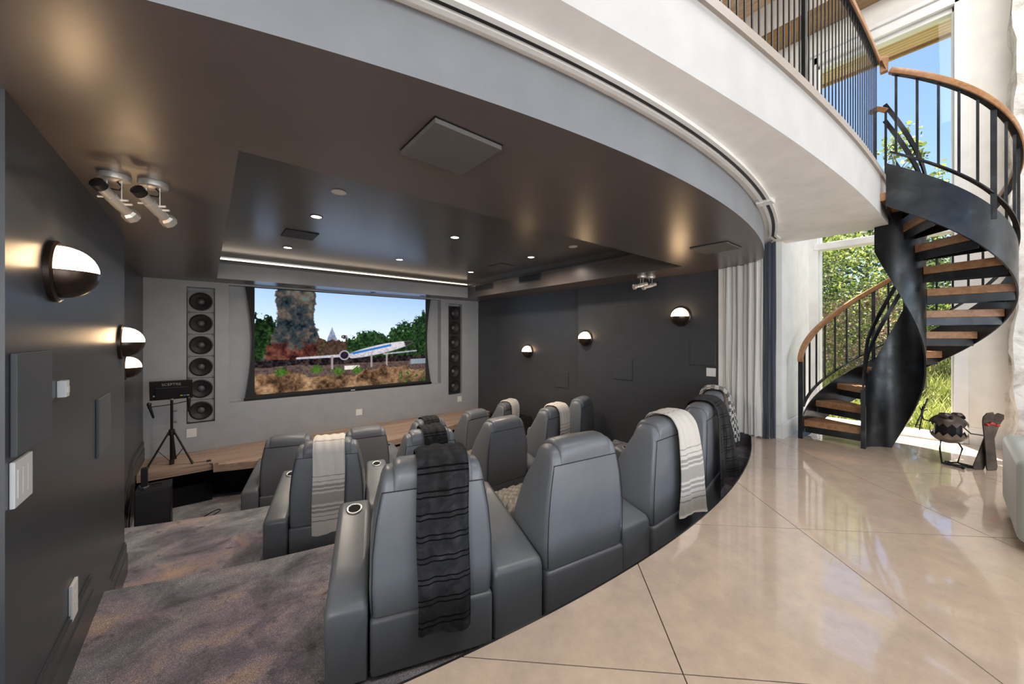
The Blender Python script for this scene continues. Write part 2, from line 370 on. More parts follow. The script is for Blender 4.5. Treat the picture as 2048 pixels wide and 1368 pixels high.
# carpeted tiers
xs = XS(-.95, 5.5, 60)
struct('floor_upper_tier', MB().strip_solid(xs, lambda x: edge(x)-.002, tier1, -1.35, Z1), M['carpet'], 'mottled grey and purple carpet of the upper seating tier')
struct('floor_middle_tier', MB().strip_solid(xs, lambda x: tier1(x)+.001, tier2, -1.35, Z2), M['carpet'], 'mottled brown carpet of the middle seating tier')
struct('floor_lower_tier', MB().strip_solid(xs, lambda x: tier2(x)+.001, lambda x: FW+.1, -1.35, Z3), M['carpet'], 'brown carpet of the lowest tier before the stage')
xs = XS(4.62, 5.25, 12)
st = struct('floor_side_steps', MB().strip_solid(xs, lambda x: edge(x)+.007, lambda x: edge(x)+.20, Z1, -.17), M['carpet'], 'brown carpeted steps down beside the curtain')
obj('step', MB().strip_solid(xs, lambda x: edge(x)+.201, lambda x: edge(x)+.36, Z1, -.345), M['carpet'], st)

# ------------------------------------------------------------------ theatre walls
def wall(name, poly, z0, z1, m, label): return struct(name, MB().prism(poly, z0, z1), m, label)
XL, XLR, XR, XRF = -.55, -.73, 5.2, 5.3
struct('wall_pit_side', MB().box(5.16,5.6,1.31,1.949,-1.3,-.001), M['carpet'], 'carpeted side of the pit below the curtain')
wall('wall_left', [(XL,2.147),(XL,4.592),(-.95,4.592),(-.95,2.147)], -1.3, ZS, M['charcoal'], 'dark charcoal side wall beside the carpeted steps')
wall('wall_left_recess', [(XLR,4.593),(XLR,FW+.1),(-.95,FW+.1),(-.95,4.593)], -1.3, ZS, M['charcoal'], 'dark recessed side wall beside the stage')
wall('wall_right', [(XR,1.95),(5.6,1.95),(5.6,4.34),(XR,4.34)], -1.3, ZS, M['charcoal'], 'dark charcoal side wall with half dome lamps')
wall('wall_right_recess', [(XRF,4.341),(5.6,4.341),(5.6,FW+.1),(XRF,FW+.1)], -1.3, ZS, M['charcoal'], 'darker recessed stretch of wall near the screen')
# screen wall with three niches
mb = MB(); y0, y1 = FW, FW+.35
nl, nr, sc = (-.247,.10,-.19,1.978), (4.438,4.816,-.215,1.978), (.281,4.236,.085,2.05)
mb.box(XLR, nl[0], y0, y1, -1.3, ZS); mb.box(nl[1], sc[0], y0, y1, -1.3, ZS); mb.box(sc[1], nr[0], y0, y1, -1.3, ZS); mb.box(nr[1], XRF, y0, y1, -1.3, ZS)
for q in (nl, nr, sc):
    mb.box(q[0], q[1], y0, y1, -1.3, q[2]); mb.box(q[0], q[1], y0, y1, q[3], ZS); mb.box(q[0], q[1], y0+.16, y1, q[2], q[3])
struct('wall_screen', mb, M['front_grey'], 'mid grey screen wall with recesses for screen and speakers')
# baseboards
def bb(name, x0, x1, y0, y1, z, m, label, h=.24):
    mb = MB().box(x0,x1,y0,y1,z,z+h); o = struct(name, mb, m, label)
    return o
struct('baseboard_screen', MB().box(XLR,XRF,FW-.018,FW-.001,ZST,ZST+.20).box(XLR,XRF,FW-.012,FW-.001,ZST+.20,ZST+.225), M['front_grey'], 'grey baseboard along the back of the stage')
def side_base(name, x, inward, segs, label):
    mb = MB()
    for ya, za, yb, zb in segs:
        for d, h0, h1 in ((.020,-.05,.17),(.014,.17,.25),(.008,.25,.27)):
            xa, xb = (x+.001, x+d) if inward > 0 else (x-d, x-.001)
            mb.add([(xa,ya,za+h0),(xb,ya,za+h0),(xb,yb,zb+h0),(xa,yb,zb+h0),(xa,ya,za+h1),(xb,ya,za+h1),(xb,yb,zb+h1),(xa,yb,zb+h1)],
                   [(0,3,2,1),(4,5,6,7),(0,1,5,4),(1,2,6,5),(2,3,7,6),(3,0,4,7)])
    struct(name, mb, M['charcoal'], label)
side_base('baseboard_left', XL, 1, [(2.15,Z1,3.35,Z1),(3.35,Z1,3.95,Z2),(3.95,Z2,4.59,Z2)], 'charcoal stepped baseboard following the carpeted tiers')
side_base('baseboard_left_recess', XLR, 1, [(4.6,Z2,5.3,Z2),(5.3,Z2,6.0,Z3+.2),(6.0,Z3+.2,6.6,ZST),(6.6,ZST,FW-.02,ZST)], 'charcoal baseboard climbing to the stage')
side_base('baseboard_right', XR, -1, [(1.96,Z1,3.1,Z1),(3.1,Z1,3.6,Z2),(3.6,Z2,4.33,Z2)], 'charcoal stepped baseboard under the dome lamps')
side_base('baseboard_right_recess', XRF, -1, [(4.35,Z2,5.2,Z2),(5.2,Z2,5.7,Z3+.2),(5.7,Z3+.2,6.3,ZST),(6.3,ZST,FW-.02,ZST)], 'charcoal baseboard of the recessed wall')

# soffit, tray ceiling
TX0, TX1, TY0, TY1 = .115, 4.60, 2.15, 7.09
mb = MB(); xs = XS(-.95, 5.25, 100)
xs_all = [x for x in xs if x <= TX0]+[TX0]
mb.strip_solid([x for x in xs if x < TX0-.001]+[TX0], soff, lambda x: FW+.3, ZS, ZC-.001)
mb.strip_solid([TX0]+[x for x in xs if TX0+.001 < x < TX1-.001]+[TX1], soff, lambda x: TY0, ZS, ZC-.001)
mb.strip_solid([TX1]+[x for x in xs if x > TX1+.001], soff, lambda x: FW+.3, ZS, ZC-.001)
mb.box(TX0, TX1, TY1, FW+.3, ZS, ZC-.001)
mb.box(5.25, 5.6, 1.95, FW+.3, ZS, ZC-.001)
ce = struct('ceiling_soffit', mb, M['dark_ceiling'], 'dark brown curved soffit ceiling over the seats')
me = ce.data; me.materials.append(M['fascia_grey']); me.materials.append(M['front_grey'])
for p in me.polygons:
    if p.normal.y < -.25 and p.center.y < soff(min(max(p.center.x,-.95),5.25))+.02: p.material_index = 1
    if abs(p.center.y-TY1) < .01 and p.normal.y < -.9: p.material_index = 2
mb = MB(); e = .02
mb.box(TX0-e,TX1+e,TY0-e,TY1+e,ZT,ZT+.05); mb.box(TX0-e,TX0,TY0,TY1,ZC,ZT); mb.box(TX1,TX1+e,TY0,TY1,ZC,ZT); mb.box(TX0-e,TX1+e,TY0-e,TY0,ZC,ZT); mb.box(TX0-e,TX1+e,TY1+.0,TY1+e,ZC,ZT)
struct('ceiling_tray', mb, M['tray'], 'dark glossy raised tray ceiling with recessed lights')
struct('trim_2', MB().box(TX0+.002,TX1-.002,TY1-.03,TY1-.002,ZT-.115,ZT-.10).box(TX1-.03,TX1-.002,TY0+.01,TY1-.031,ZT-.115,ZT-.085), M['charcoal'], 'slim dark ledge under the tray ceiling edge')
led = thing('led_strip', 'warm glowing light strip along the tray edge above the screen', 'light strip', (0,0,0))
obj('lens', MB().box(TX0+.02,TX1-.03,TY1-.022,TY1-.006,ZT-.098,ZT-.075), M['led'], led)
obj('channel', MB().box(TX0+.01,TX1-.02,TY1-.005,TY1-.003,ZT-.099,ZT-.05), M['chrome'], led)

# balcony slab: white ceiling and fascia
xs = XS(-3.2, 5.33, 90)
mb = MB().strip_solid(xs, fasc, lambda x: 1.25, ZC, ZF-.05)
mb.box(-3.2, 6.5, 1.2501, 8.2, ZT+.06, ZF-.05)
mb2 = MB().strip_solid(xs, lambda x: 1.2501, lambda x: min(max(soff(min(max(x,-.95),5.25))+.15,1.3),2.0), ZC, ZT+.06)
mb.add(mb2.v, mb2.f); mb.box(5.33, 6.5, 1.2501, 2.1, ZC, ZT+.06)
cb = struct('ceiling_balcony', mb, M['white'], 'white curved balcony underside and fascia, the fascia darkened against strong light')
cb.data.materials.append(paint('fascia_dimmed_white', (.47,.47,.465), .55, .02))  # same white paint darkened on the fascia to offset the strong light there
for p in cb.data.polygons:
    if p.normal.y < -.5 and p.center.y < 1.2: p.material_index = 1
mb = MB().strip_solid(xs, lambda x: fasc(x)-.018, lambda x: 1.25, ZF-.05, ZF); mb.box(-3.2,6.5,1.2501,8.2,ZF-.05,ZF)
struct('floor_balcony', mb, paint('limestone_cap', (.33,.285,.25), .5, .05), 'thin stone cap along the balcony edge')
# curtain track
tp = [(x, soff(x)-.055, ZC) for x in XS(-.95, 4.75, 60)]+[(4.95,1.27,ZC),(5.07,1.33,ZC),(5.125,1.42,ZC),(5.13,1.5,ZC)]
trk = thing('curtain_track', 'double white curtain track curving along the balcony underside', 'curtain track')
obj('rail', MB().bar([(x,y,z-.012) for x,y,z in tp], .022, .022), M['trim'], trk)
obj('rail', MB().bar([(x,y-.05,z-.012) for x,y,z in tp[:-3]], .022, .022), M['trim'], trk)
obj('channel', MB().bar([(x,y-.025,z-.006) for x,y,z in tp[:-3]], .026, .010), M['black_metal'], trk)
j = tp[46]
obj('joint_bracket', MB().box(j[0]-.05,j[0]+.05,j[1]-.075,j[1]+.03,ZC-.032,ZC-.001), M['trim'], trk)

# ------------------------------------------------------------------ hall walls, window, roof
struct('wall_hall_pier', MB().box(5.16,6.5,1.25,1.94,0,ZC-.001), M['white'], 'white pier between curtain and window')
struct('baseboard_pier', MB().box(5.145,6.49,1.232,1.249,0,.16).box(5.15,6.49,1.238,1.249,.16,.185).box(5.145,5.159,1.25,1.9,0,.16), M['trim'], 'white baseboard of the pier by the stair')
XW = 6.5; WY0, WY1 = -.085, 1.205
mb = MB(); mb.box(XW, XW+.25, WY1, 8.2, 0, 6.05); mb.box(XW, XW+.25, -2.2, WY0, 0, 6.05); mb.box(XW, XW+.25, WY0, WY1, 4.98, 6.05)
mb.box(XW,XW+.25,-5.5,-4.9,0,6.05); mb.box(XW,XW+.25,-4.9,-2.2,0,.4); mb.box(XW,XW+.25,-4.9,-2.2,4.8,6.05)
struct('wall_window', mb, M['cream'], 'pale cream outer wall around the tall window')
win = thing('window_1', 'tall white framed window with a high transom behind the stair', 'window'); win['kind'] = 'structure'; del win['category']
mb = MB(); fx0, fx1 = XW-.02, XW+.16
for ya, yb in ((WY0-.06, WY0+.045), (WY1-.045, WY1+.06)):
    mb.box(fx0, fx0+.05, ya, yb, 0, 5.06)
mb.box(fx0,fx0+.05,WY0,WY1,4.96,5.08); mb.box(fx0-.03,fx0+.05,WY0-.08,WY1+.08,5.08,5.13)
obj('casing', mb, M['trim'], win, bevel=.006)
mb = MB()
for ya, yb in ((WY0, WY0+.065), (WY1-.065, WY1)): mb.box(fx0+.06, fx1, ya, yb, .02, 4.96)
mb.box(fx0+.06,fx1,WY0,WY1,.0,.07); mb.box(fx0+.06,fx1,WY0,WY1,4.90,4.98)
obj('frame', mb, M['trim'], win, bevel=.008)
obj('transom', MB().box(fx0-.01,fx1,WY0,WY1,2.385,2.475), M['trim'], win, bevel=.008)
obj('sill', MB().box(fx0-.05,fx0+.059,WY0-.02,WY1+.02,.0,.03), M['trim'], win, bevel=.005)
for za, zb in ((.072,2.384),(2.476,4.90)): obj('pane', MB().box(XW+.08,XW+.086,WY0+.066,WY1-.066,za,zb), M['glass'], win)
struct('baseboard_window', MB().box(XW-.018,XW-.001,-.40,WY0-.062,0,.16).box(XW-.012,XW-.001,-.40,WY0-.062,.16,.185), M['trim'], 'white baseboard right of the window')
struct('wall_rear', MB().box(-3.2,-2.0,-5.7,-5.5,0,6.05).box(4.4,6.5,-5.7,-5.5,0,6.05).box(-2.0,4.4,-5.7,-5.5,0,.5).box(-2,4.4,-5.7,-5.5,5.2,6.05), M['white'], 'white rear wall with wide opening')
struct('wall_hall_left', MB().box(-3.4,-3.2,-5.7,2.1,0,6.05), M['white'], 'white hall wall beyond the view')
struct('wall_jamb', MB().box(-3.2,-.951,2.12,2.3,0,ZC-.001), M['white'], 'wall left of the theatre opening')
struct('wall_upper_back', MB().box(-3.2,6.5,8.2,8.35,ZF,6.05), M['white'], 'white back wall of the upper floor')
struct('wall_upper_left', MB().box(-3.4,-3.2,2.101,8.35,ZF,6.05), M['white'], 'white side wall of the upper floor')
cp = struct('ceiling_wood', MB().box(-3.4,6.74,-5.7,8.35,6.075,6.13), M['beam'], 'fir plank ceiling high above the balcony')
pl = None
for i in range(70):
    x = -3.38+i*.144
    if pl is None:
        pl = obj('plank', MB().box(0,.138,-5.7,8.35,0,.024), M['fir'], cp); pl.location = (x,0,6.052)
    else:
        q = pl.copy(); COL.objects.link(q); q.location = (x,0,6.052)
sk = thing('added_skylight', 'invented skylight over the hall, framing the added fill lamp', 'window'); sk['kind'] = 'structure'; del sk['category']  # invented skylight, put in to go with the overhead fill lamp
obj('frame', MB().box(.4,5.6,-2.36,-2.28,5.99,6.05).box(.4,5.6,-.02,.06,5.99,6.05).box(.4,.48,-2.28,-.02,5.99,6.05).box(5.52,5.6,-2.28,-.02,5.99,6.05), M['trim'], sk)
obj('pane', MB().box(.48,5.52,-2.28,-.02,6.03,6.036), M['glass'], sk)
struct('beam_header', MB().box(6.28,6.499,-2.2,8.19,5.42,5.62), M['beam'], 'dark wood beam above the tall window')
struct('ceiling_cove', MB().box(6.30,6.499,-2.2,8.19,5.621,6.05), M['cream'], 'pale bulkhead above the wood beam')
ev = struct('roof_eave', MB().box(6.76,7.1,-4,8.4,4.99,5.10).box(7.08,7.12,-4,8.4,4.93,5.14).box(6.75,6.9,-4,8.4,5.1,6.2), M['beam'], 'wood lined roof overhang outside the window')
pl = None
for i in range(5):
    x = 6.755+i*.066
    if pl is None: pl = obj('plank', MB().box(0,.058,-4,8.4,0,.02), M['fir'], ev); pl.location = (x,0,4.968)
    else:
        q = pl.copy(); COL.objects.link(q); q.location = (x,0,4.968)
def big_window(name, label, P, Q, z0, z1, n, t):
    """window of n bays in the wall opening from P to Q, frame depth along t"""
    o = thing(name, label, 'window'); o['kind'] = 'structure'; del o['category']
    P, Q, t = Vector(P), Vector(Q), Vector(t); d = Q-P
    for i in range(n+1): c = P+d*(i/n); obj('mullion', MB().bar([(c.x,c.y,z0),(c.x,c.y,z1)], .06, .06), M['trim'], o)
    for z in (z0+.03, (z0+z1)/2, z1-.03): obj('rail', MB().bar([(P.x,P.y,z),(Q.x,Q.y,z)], .06, .06), M['trim'], o)
    for i in range(n):
        a, b = P+d*(i/n), P+d*((i+1)/n); obj('pane', MB().bar([(a.x,a.y,(z0+z1)/2),(b.x,b.y,(z0+z1)/2)], .006, z1-z0), M['glass'], o)
big_window('window_3', 'wide window beside the chimney outside the view', (6.6,-4.9), (6.6,-2.2), .4, 4.8, 3, (1,0))
big_window('window_4', 'wide window in the rear wall outside the view', (-2.0,-5.6), (4.4,-5.6), .5, 5.2, 5, (0,1))
# stone chimney breast
bm = bmesh.new(); bmesh.ops.create_cube(bm, size=1)
for v in bm.verts: v.co = Vector((6.15+(v.co.x+.5)*.35, -2.2+(v.co.y+.5)*1.8, (v.co.z+.5)*6.05))
bmesh.ops.subdivide_edges(bm, edges=bm.edges[:], cuts=40, use_grid_fill=True)
from mathutils import noise as mnoise
for v in bm.verts:
    p = v.co; n = mnoise.fractal(p*3.1, 1.0, 2.0, 5)*.035 + (mnoise.cell(Vector((p.y*2.2,p.z*4.1,p.x*2)))-.5)*.03
    v.co.x += n*.8 if p.x < 6.4 else 0; v.co.y += n if p.y > -.6 else 0
me = bpy.data.meshes.new('chimney'); bm.to_mesh(me); bm.free()
tag(finish(bpy.data.objects.new('wall_chimney', me), M['stone'], None, 35), 'rough whitewashed stone chimney breast', None, None, 'structure')

# ------------------------------------------------------------------ stage
_st = arc(2.2, 12.28, 6.0)
def stfront(x): return 6.82 if x < .075 else _st(x)
stg = thing('stage', 'low plank stage with a bowed front edge under the screen', 'stage', (0,0,0))
xs = [XLR+.021]+XS(-.6,.074,3)+XS(.0755,XRF-.021,60)
obj('core', MB().strip_solid(xs, lambda x: stfront(x)+.03, lambda x: FW-.02, ZST-.095, ZST-.0221), M['carpet_dark'], stg)
row = 0; y = FW-.02
while y > 6.1:
    ylo = y-.148; x = XLR+.022-random.random()*1.2
    while x < XRF-.022:
        ln = 1.1+random.random()*.9; xa, xb = max(x, XLR+.022), min(x+ln, XRF-.022); x += ln
        if xb-xa < .05: continue
        sx = sorted(set(XS(xa+.001, xb-.001, max(2,int((xb-xa)/.08)+2))))
        ok = [q for q in sx if stfront(q) < y-.0015-.02]
        if len(ok) < 2: continue
        runs = [[ok[0]]]
        for a, b in zip(ok, ok[1:]):
            (runs[-1].append(b) if b-a < .13 else runs.append([b]))
        for r in runs:
            if len(r) < 2: continue
            obj('plank', MB().strip_solid(r, lambda q: max(ylo+.001, stfront(q)+.016), lambda q: y-.001, ZST-.022, ZST-random.random()*.0012), M['stage'], stg)
    y = ylo
for a, b in ((XLR+.022,.0745),(.0755,1.4),(1.402,2.8),(2.802,4.1),(4.102,XRF-.022)):
    n = max(2,int((b-a)/.1)); xs = XS(a+.0005,b-.0005,n)
    obj('nosing', MB().strip_solid(xs, stfront, lambda x: stfront(x)+.0155, ZST-.10, ZST+.0005), M['stage'], stg)
obj('nosing_return', MB().box(.068,.082,_st(.08)+.002,6.82,ZST-.10,ZST+.0006), M['stage'], stg)
xs = XS(XLR+.022,XRF-.022,50)
obj('plinth', MB().strip_solid(xs, lambda x: stfront(x)+.42, lambda x: FW-.03, Z3, ZST-.0955), M['carpet_dark'], stg)
obj('step', MB().box(XLR+.06,.06,6.90,7.23,Z3+.002,Z3+.24), M['carpet_dark'], stg)
fb = obj('floor_box', MB().lathe([(.001,.0001),(.045,.0001),(.045,.004),(.038,.005),(.001,.005)], 20), M['black_metal'], stg, 30); fb.location = (1.77,6.42,ZST)

# ------------------------------------------------------------------ recliners
def rrect(hw, yb, yf, z, r=.035, n=4):
    P = []
    r = min(r, hw*.9, (yf-yb)*.49)
    for cx, cy, a0 in ((hw-r,yb+r,-90),(hw-r,yf-r,0),(-hw+r,yf-r,90),(-hw+r,yb+r,180)):
        for k in range(n+1):
            a = R_(a0+90*k/n); P.append((cx+r*math.cos(a), cy+r*math.sin(a), z))
    return P
BK = [(.312,.312,0,.47),(.33,.318,0,.465),(.45,.322,-.004,.425),(.62,.318,-.008,.36),(.78,.302,-.008,.29),(.90,.280,-.004,.225),(.935,.272,.0,.205),
      (.975,.266,.008,.19),(1.005,.258,.022,.178),(1.025,.248,.045,.160),(1.034,.236,.075,.132)]
def back_prof(off):
    """outline of the backrest in the y,z plane, from rear hem over the crown and down the front"""
    P = [(y0-off*(1 if z<.98 else .8), z+off*max(0,(z-.93)/.1)*.9) for z,_,y0,_ in BK]+[(.103,1.036+off)]+[(y1+off*(1 if z<.98 else .8), z+off*max(0,(z-.93)/.1)*.9) for z,_,_,y1 in reversed(BK)]
    return P
def resample(P, n):
    P = [Vector((a,b)) for a,b in P]; d = [0]
    for a, b in zip(P, P[1:]): d.append(d[-1]+(b-a).length)
    out = []
    for i in range(n):
        s = d[-1]*i/(n-1); k = 0
        while k < len(d)-2 and d[k+1] < s: k += 1
        t = (s-d[k])/max(d[k+1]-d[k],1e-9); out.append((P[k].lerp(P[k+1],t), s))
    return out
def quilt(x0, x1, y0, y1, z0, n=34):
    mb = MB(); v = []; f = []
    for j in range(n+1):
        for i in range(n+1):
            u, t = i/n, j/n; x, y = x0+(x1-x0)*u, y0+(y1-y0)*t
            a = ((x+y)/.085) % 1; b = ((x-y)/.085) % 1
            h = .016*min(1,5*min(abs(a-.0),abs(1-a)))*min(1,5*min(b,1-b)); ed = min(u,1-u,t,1-t)
            v.append((x,y,z0+h-.04*max(0,1-ed/.10)**2+.02*math.sin(PI*u)))
    for j in range(n):
        for i in range(n): k = j*(n+1)+i; f.append((k,k+1,k+n+2,k+n+1))
    return mb.add(v, f)
def arm_mesh(hw_rear, hw_front, y1=.80, zr=.395, zf=.60):
    R = []
    for y, s, dz in ((0,.90,-.035),(.008,.96,-.014),(.03,1,0),(.25,1,0),(.6,1,0),(y1-.06,1,0),(y1-.02,.96,-.014),(y1,.86,-.045)):
        t = min(1,max(0,y/(y1))); hw = (hw_rear+(hw_front-hw_rear)*t)*s; zt = zr+(zf-zr)*min(1,t*1.08)+dz; r = .035
        ring = [(-hw,y,.02)]
        for cx, a0 in ((-hw+r,180),(hw-r,90)):
            for k in range(5): a = R_(a0-90*k/4); ring.append((cx+r*math.cos(a),y,zt-r+r*math.sin(a)))
        ring.append((hw,y,.02)); R.append(ring)
    return MB().rings(R)
def build_chair():
    t = thing('recliner_chair', 'x', 'recliner chair')
    bk = obj('backrest', MB().rings([rrect(hw,a,b,z) for z,hw,a,b in BK]), M['leather'], t, 50)
    sp = []
    for s in (-1,1):
        path = [(s*(hw-.012), a+.004, z) for z,hw,a,b in BK[1:7]]
        obj('seam', MB().tube([(x,y-.006,z) for x,y,z in path], .0028, 5), M['seam'], bk)
    obj('seam', MB().tube([(x,-.0035,.932) for x in XS(-.258,.258,6)], .0028, 5), M['seam'], bk)
    # headrest pad rolled over the crown
    prof = resample(back_prof(0)[6:-5], 22); R = []
    for x, o in ((-.205,.001),(-.203,.012),(-.195,.022),(-.17,.03),(0,.034),(.17,.03),(.195,.022),(.203,.012),(.205,.001)):
        R.append((x,o))
    mb = MB(); v = []; f = []; n = len(prof); C = Vector((.1,.90))
    for x, o in R:
        for k,(p,s) in enumerate(prof):
            d = (p-C).normalized(); w_ = min(1,4*min(k,n-1-k)/(n-1)+.15); q = p+d*o*w_; v.append((x,q.x,q.y))
    for i in range(len(R)-1):
        for k in range(n-1): a = i*n+k; f.append((a,a+1,a+n+1,a+n))
    obj('headrest', mb.add(v,f), M['leather'], t, True)
    obj('base', MB().box(-.317,.317,-.014,.78,.02,.308), M['leather'], t, 40, .022, 3)
    obj('foot_plinth', MB().box(-.30,.30,.04,.74,0,.02), M['black_plastic'], t)
    st = obj('seat', quilt(-.30,.30,.34,.83,.47), M['leather_tan'], t, 60)
    obj('front_roll', MB().tube([(x,.79,.415) for x in XS(-.30,.30,4)], .062, 12), M['leather_tan'], t, 50)
    obj('legrest', MB().box(-.30,.30,.782,.85,.06,.36), M['leather'], t, 40, .02, 2)
    obj('cushion', MB().box(-.305,.305,.40,.78,.309,.43), M['leather'], t, 40, .012, 2)
    return t
def add_arm(parent, mesh, x, y, rz, cup):
    a = bpy.data.objects.new('armrest', mesh); COL.objects.link(a); a.parent = parent; a.location = (x,y,0); a.rotation_euler = (0,0,rz)
    if cup:
        for nm, me in CUP: 
            c = bpy.data.objects.new(nm, me); COL.objects.link(c); c.parent = a; c.location = (0,.67,.395+.205*.67/.80*1.08+.001); c.rotation_euler = (math.atan(.277),0,0)
    return a
HP = R_(9.85); RC, ROWC = 5.70, (2.84, 7.1)
def mesh_of(mb, m, sm):
    o = obj('tmp', mb, m, None, sm); me = o.data; bpy.data.objects.remove(o); return me
ME_SHARED = mesh_of(arm_mesh(RC*math.tan(HP/2)-.330, (RC-.80)*math.tan(HP/2)-.322), M['leather'], 50)
ME_OUTER = mesh_of(arm_mesh(.098,.098), M['leather'], 50)
ME_OUTER_SLIM = mesh_of(arm_mesh(.058,.058), M['leather'], 50)
ring = MB()
ring.rings([[((.043+.007*math.cos(2*PI*k/8))*math.cos(2*PI*i/24),(.043+.007*math.cos(2*PI*k/8))*math.sin(2*PI*i/24),.004*math.sin(2*PI*k/8)+.003) for k in range(8)] for i in range(24)], close=True)
CUP = [('cup_holder', mesh_of(ring, M['chrome'], True)), ('cup_well', mesh_of(MB().lathe([(.001,.0025),(.040,.0025),(.040,.0),(.001,-.0)],20), M['dark_void'], 30))]
ROWS = [(0.0, 0.0, Z1, 'back'), (-.05, 2.01, Z2, 'middle'), (-.10, 3.88, Z3, 'front')]
LAB = {('back',0):'blue grey leather recliner nearest the left wall in the back row, under charcoal fleece',
 ('back',1):'bare blue grey leather recliner in the back row beside the concrete edge',
 ('back',2):'blue grey leather recliner in the back row under a cream striped throw',
 ('back',3):'blue grey leather recliner in the back row under a charcoal plaid throw',
 ('back',4):'blue grey leather recliner in the back row by the curtain, under a checkered throw',
 ('middle',0):'leather recliner at the carpeted aisle in the middle row, under a cream throw',
 ('middle',1):'leather recliner second in the middle row, under a dark fleece',
 ('middle',2):'bare leather recliner in the centre of the middle row',
 ('middle',3):'leather recliner fourth in the middle row, half hidden by a cream throw',
 ('middle',4):'bare leather recliner at the far wall end of the middle row',
 ('front',0):'bare leather recliner at the aisle end of the front row near the subwoofer',
 ('front',1):'bare leather recliner second in the front row before the stage',
 ('front',2):'leather recliner in the centre of the front row, under a dark fleece',
 ('front',3):'bare leather recliner fourth in the front row before the stage',
 ('front',4):'leather recliner at the far end of the front row, under a cream throw'}
proto = build_chair(); CH = {}
for dx, dy, z, rn in ROWS:
    for k in range(5):
        a = HP*(k-2); c = proto if (rn=='back' and k==0) else copy_tree(proto)
        c.location = (ROWC[0]+dx+RC*math.sin(a), ROWC[1]+dy-RC*math.cos(a), z); c.rotation_euler = (0,0,a)
        tag(c, LAB[(rn,k)], 'recliner chair', 'leather recliners in three rows'); CH[(rn,k)] = c
for (rn,k), c in CH.items():
    if k < 4: add_arm(c, ME_SHARED, RC*math.sin(HP/2), RC-RC*math.cos(HP/2)+.003, HP/2, True)
    else: add_arm(c, ME_OUTER_SLIM, .385, 0, 0, rn != 'back')
    if k == 0: add_arm(c, ME_OUTER, -.425, 0, 0, True)

# throws draped over the backs
def throw(chair, name, label, m, u0, u1, rear_len, front_len, off=.045, skew=0, wave=.006, seed=0, th=.012, flare=0, cat='blanket', grp='throws over the recliners'):
    P = back_prof(off); crown = 11
    zb = 1.036-rear_len
    rear = [(P[0][0]-.004, zb)]+[p for p in P[:crown] if p[1] > zb+.02]
    front = [p for p in P[crown:] if p[1] > 1.036-front_len]; front.append((front[-1][0]+.02, 1.036-front_len))
    pr = resample(rear+front, 56); nx = 16; v = []; uvs = []; f = []; r = random.Random(seed); ph = r.random()*6
    n = len(pr)
    for side in (0,1):
        for k,(p,s) in enumerate(pr):
            a = pr[max(k-1,0)][0]; b = pr[min(k+1,n-1)][0]; tg = (b-a).normalized(); nm = Vector((-tg.y,tg.x))
            for i in range(nx+1):
                u = i/nx; x = u0+(u1-u0)*u + skew*(s/pr[-1][1]-.5) + .006*math.sin(7*s+ph)
                h = wave*math.sin(u*9+ph+s*3)*(1 if k < n*.5 else .5) + .004*math.sin(u*23+s*9+ph)
                ed = min(u,1-u); h2 = (h+.006) + (0 if side==0 else th*min(1,ed/.05+.3))
                q = p+nm*h2; q = Vector((q.x-(flare*u*max(0,1-s/(rear_len+.05)) if k < n*.6 else 0), q.y)); dz = .012*math.sin(u*5+ph) if k == 0 else 0
                v.append((x,q.x,q.y+dz)); uvs.append((x+1, s))
    W = nx+1
    for side in (0,1):
        for k in range(n-1):
            for i in range(nx):
                a = side*n*W+k*W+i; q = (a,a+1,a+W+1,a+W); f.append(q if side else q[::-1])
    o = n*W
    for k in range(n-1):
        for i in (0,nx): a = k*W+i; q=(a,a+W,a+W+o,a+o); f.append(q if i==0 else q[::-1])
    for i in range(nx):
        for k in (0,n-1): a = k*W+i; q=(a,a+1,a+1+o,a+o); f.append(q if k else q[::-1])
    ob = obj(name, MB().add(v,f), m, None, True, uv=uvs); ob.location = chair.location; ob.rotation_euler = chair.rotation_euler
    return tag(ob, label, cat, grp)
throw(CH[('back',0)],'fleece_throw','large charcoal ribbed fleece hanging over the recliner nearest the camera', M['fleece'], -.095,.175,.83,.35, seed=1, th=.02)
throw(CH[('back',2)],'knit_throw','cream knit throw with black bands hanging on the back row beside the concrete', M['knit'], -.02,.30,.74,.36, seed=2, skew=-.03, flare=.07)
throw(CH[('back',3)],'plaid_throw','charcoal plaid throw hanging near the checkered throw', M['fleece_plaid'], -.06,.30,.70,.30, seed=3, wave=.012, th=.018, flare=.14)
throw(CH[('back',4)],'checkered_throw','black and white checkered throw on the recliner by the curtain', M['checker'], -.10,.24,.58,.25, seed=4, th=.02, flare=.12)
throw(CH[('middle',0)],'knit_throw','cream knit throw with black bands on the middle row aisle recliner', M['knit'], -.12,.15,.80,.35, seed=5, wave=.003)
throw(CH[('middle',1)],'fleece_throw','dark fleece on the middle row, behind the nearest charcoal fleece', M['fleece'], -.09,.16,.72,.35, seed=6)
throw(CH[('middle',3)],'knit_throw','cream knit throw with black bands on the far side of the middle row', M['knit'], -.04,.22,.74,.32, seed=7)
throw(CH[('front',2)],'fleece_throw','small dark fleece on the front row before the stage', M['fleece'], -.13,.14,.6,.35, seed=8)
throw(CH[('front',4)],'knit_throw','cream throw on the last recliner of the front row', M['knit'], -.05,.24,.74,.32, seed=9)

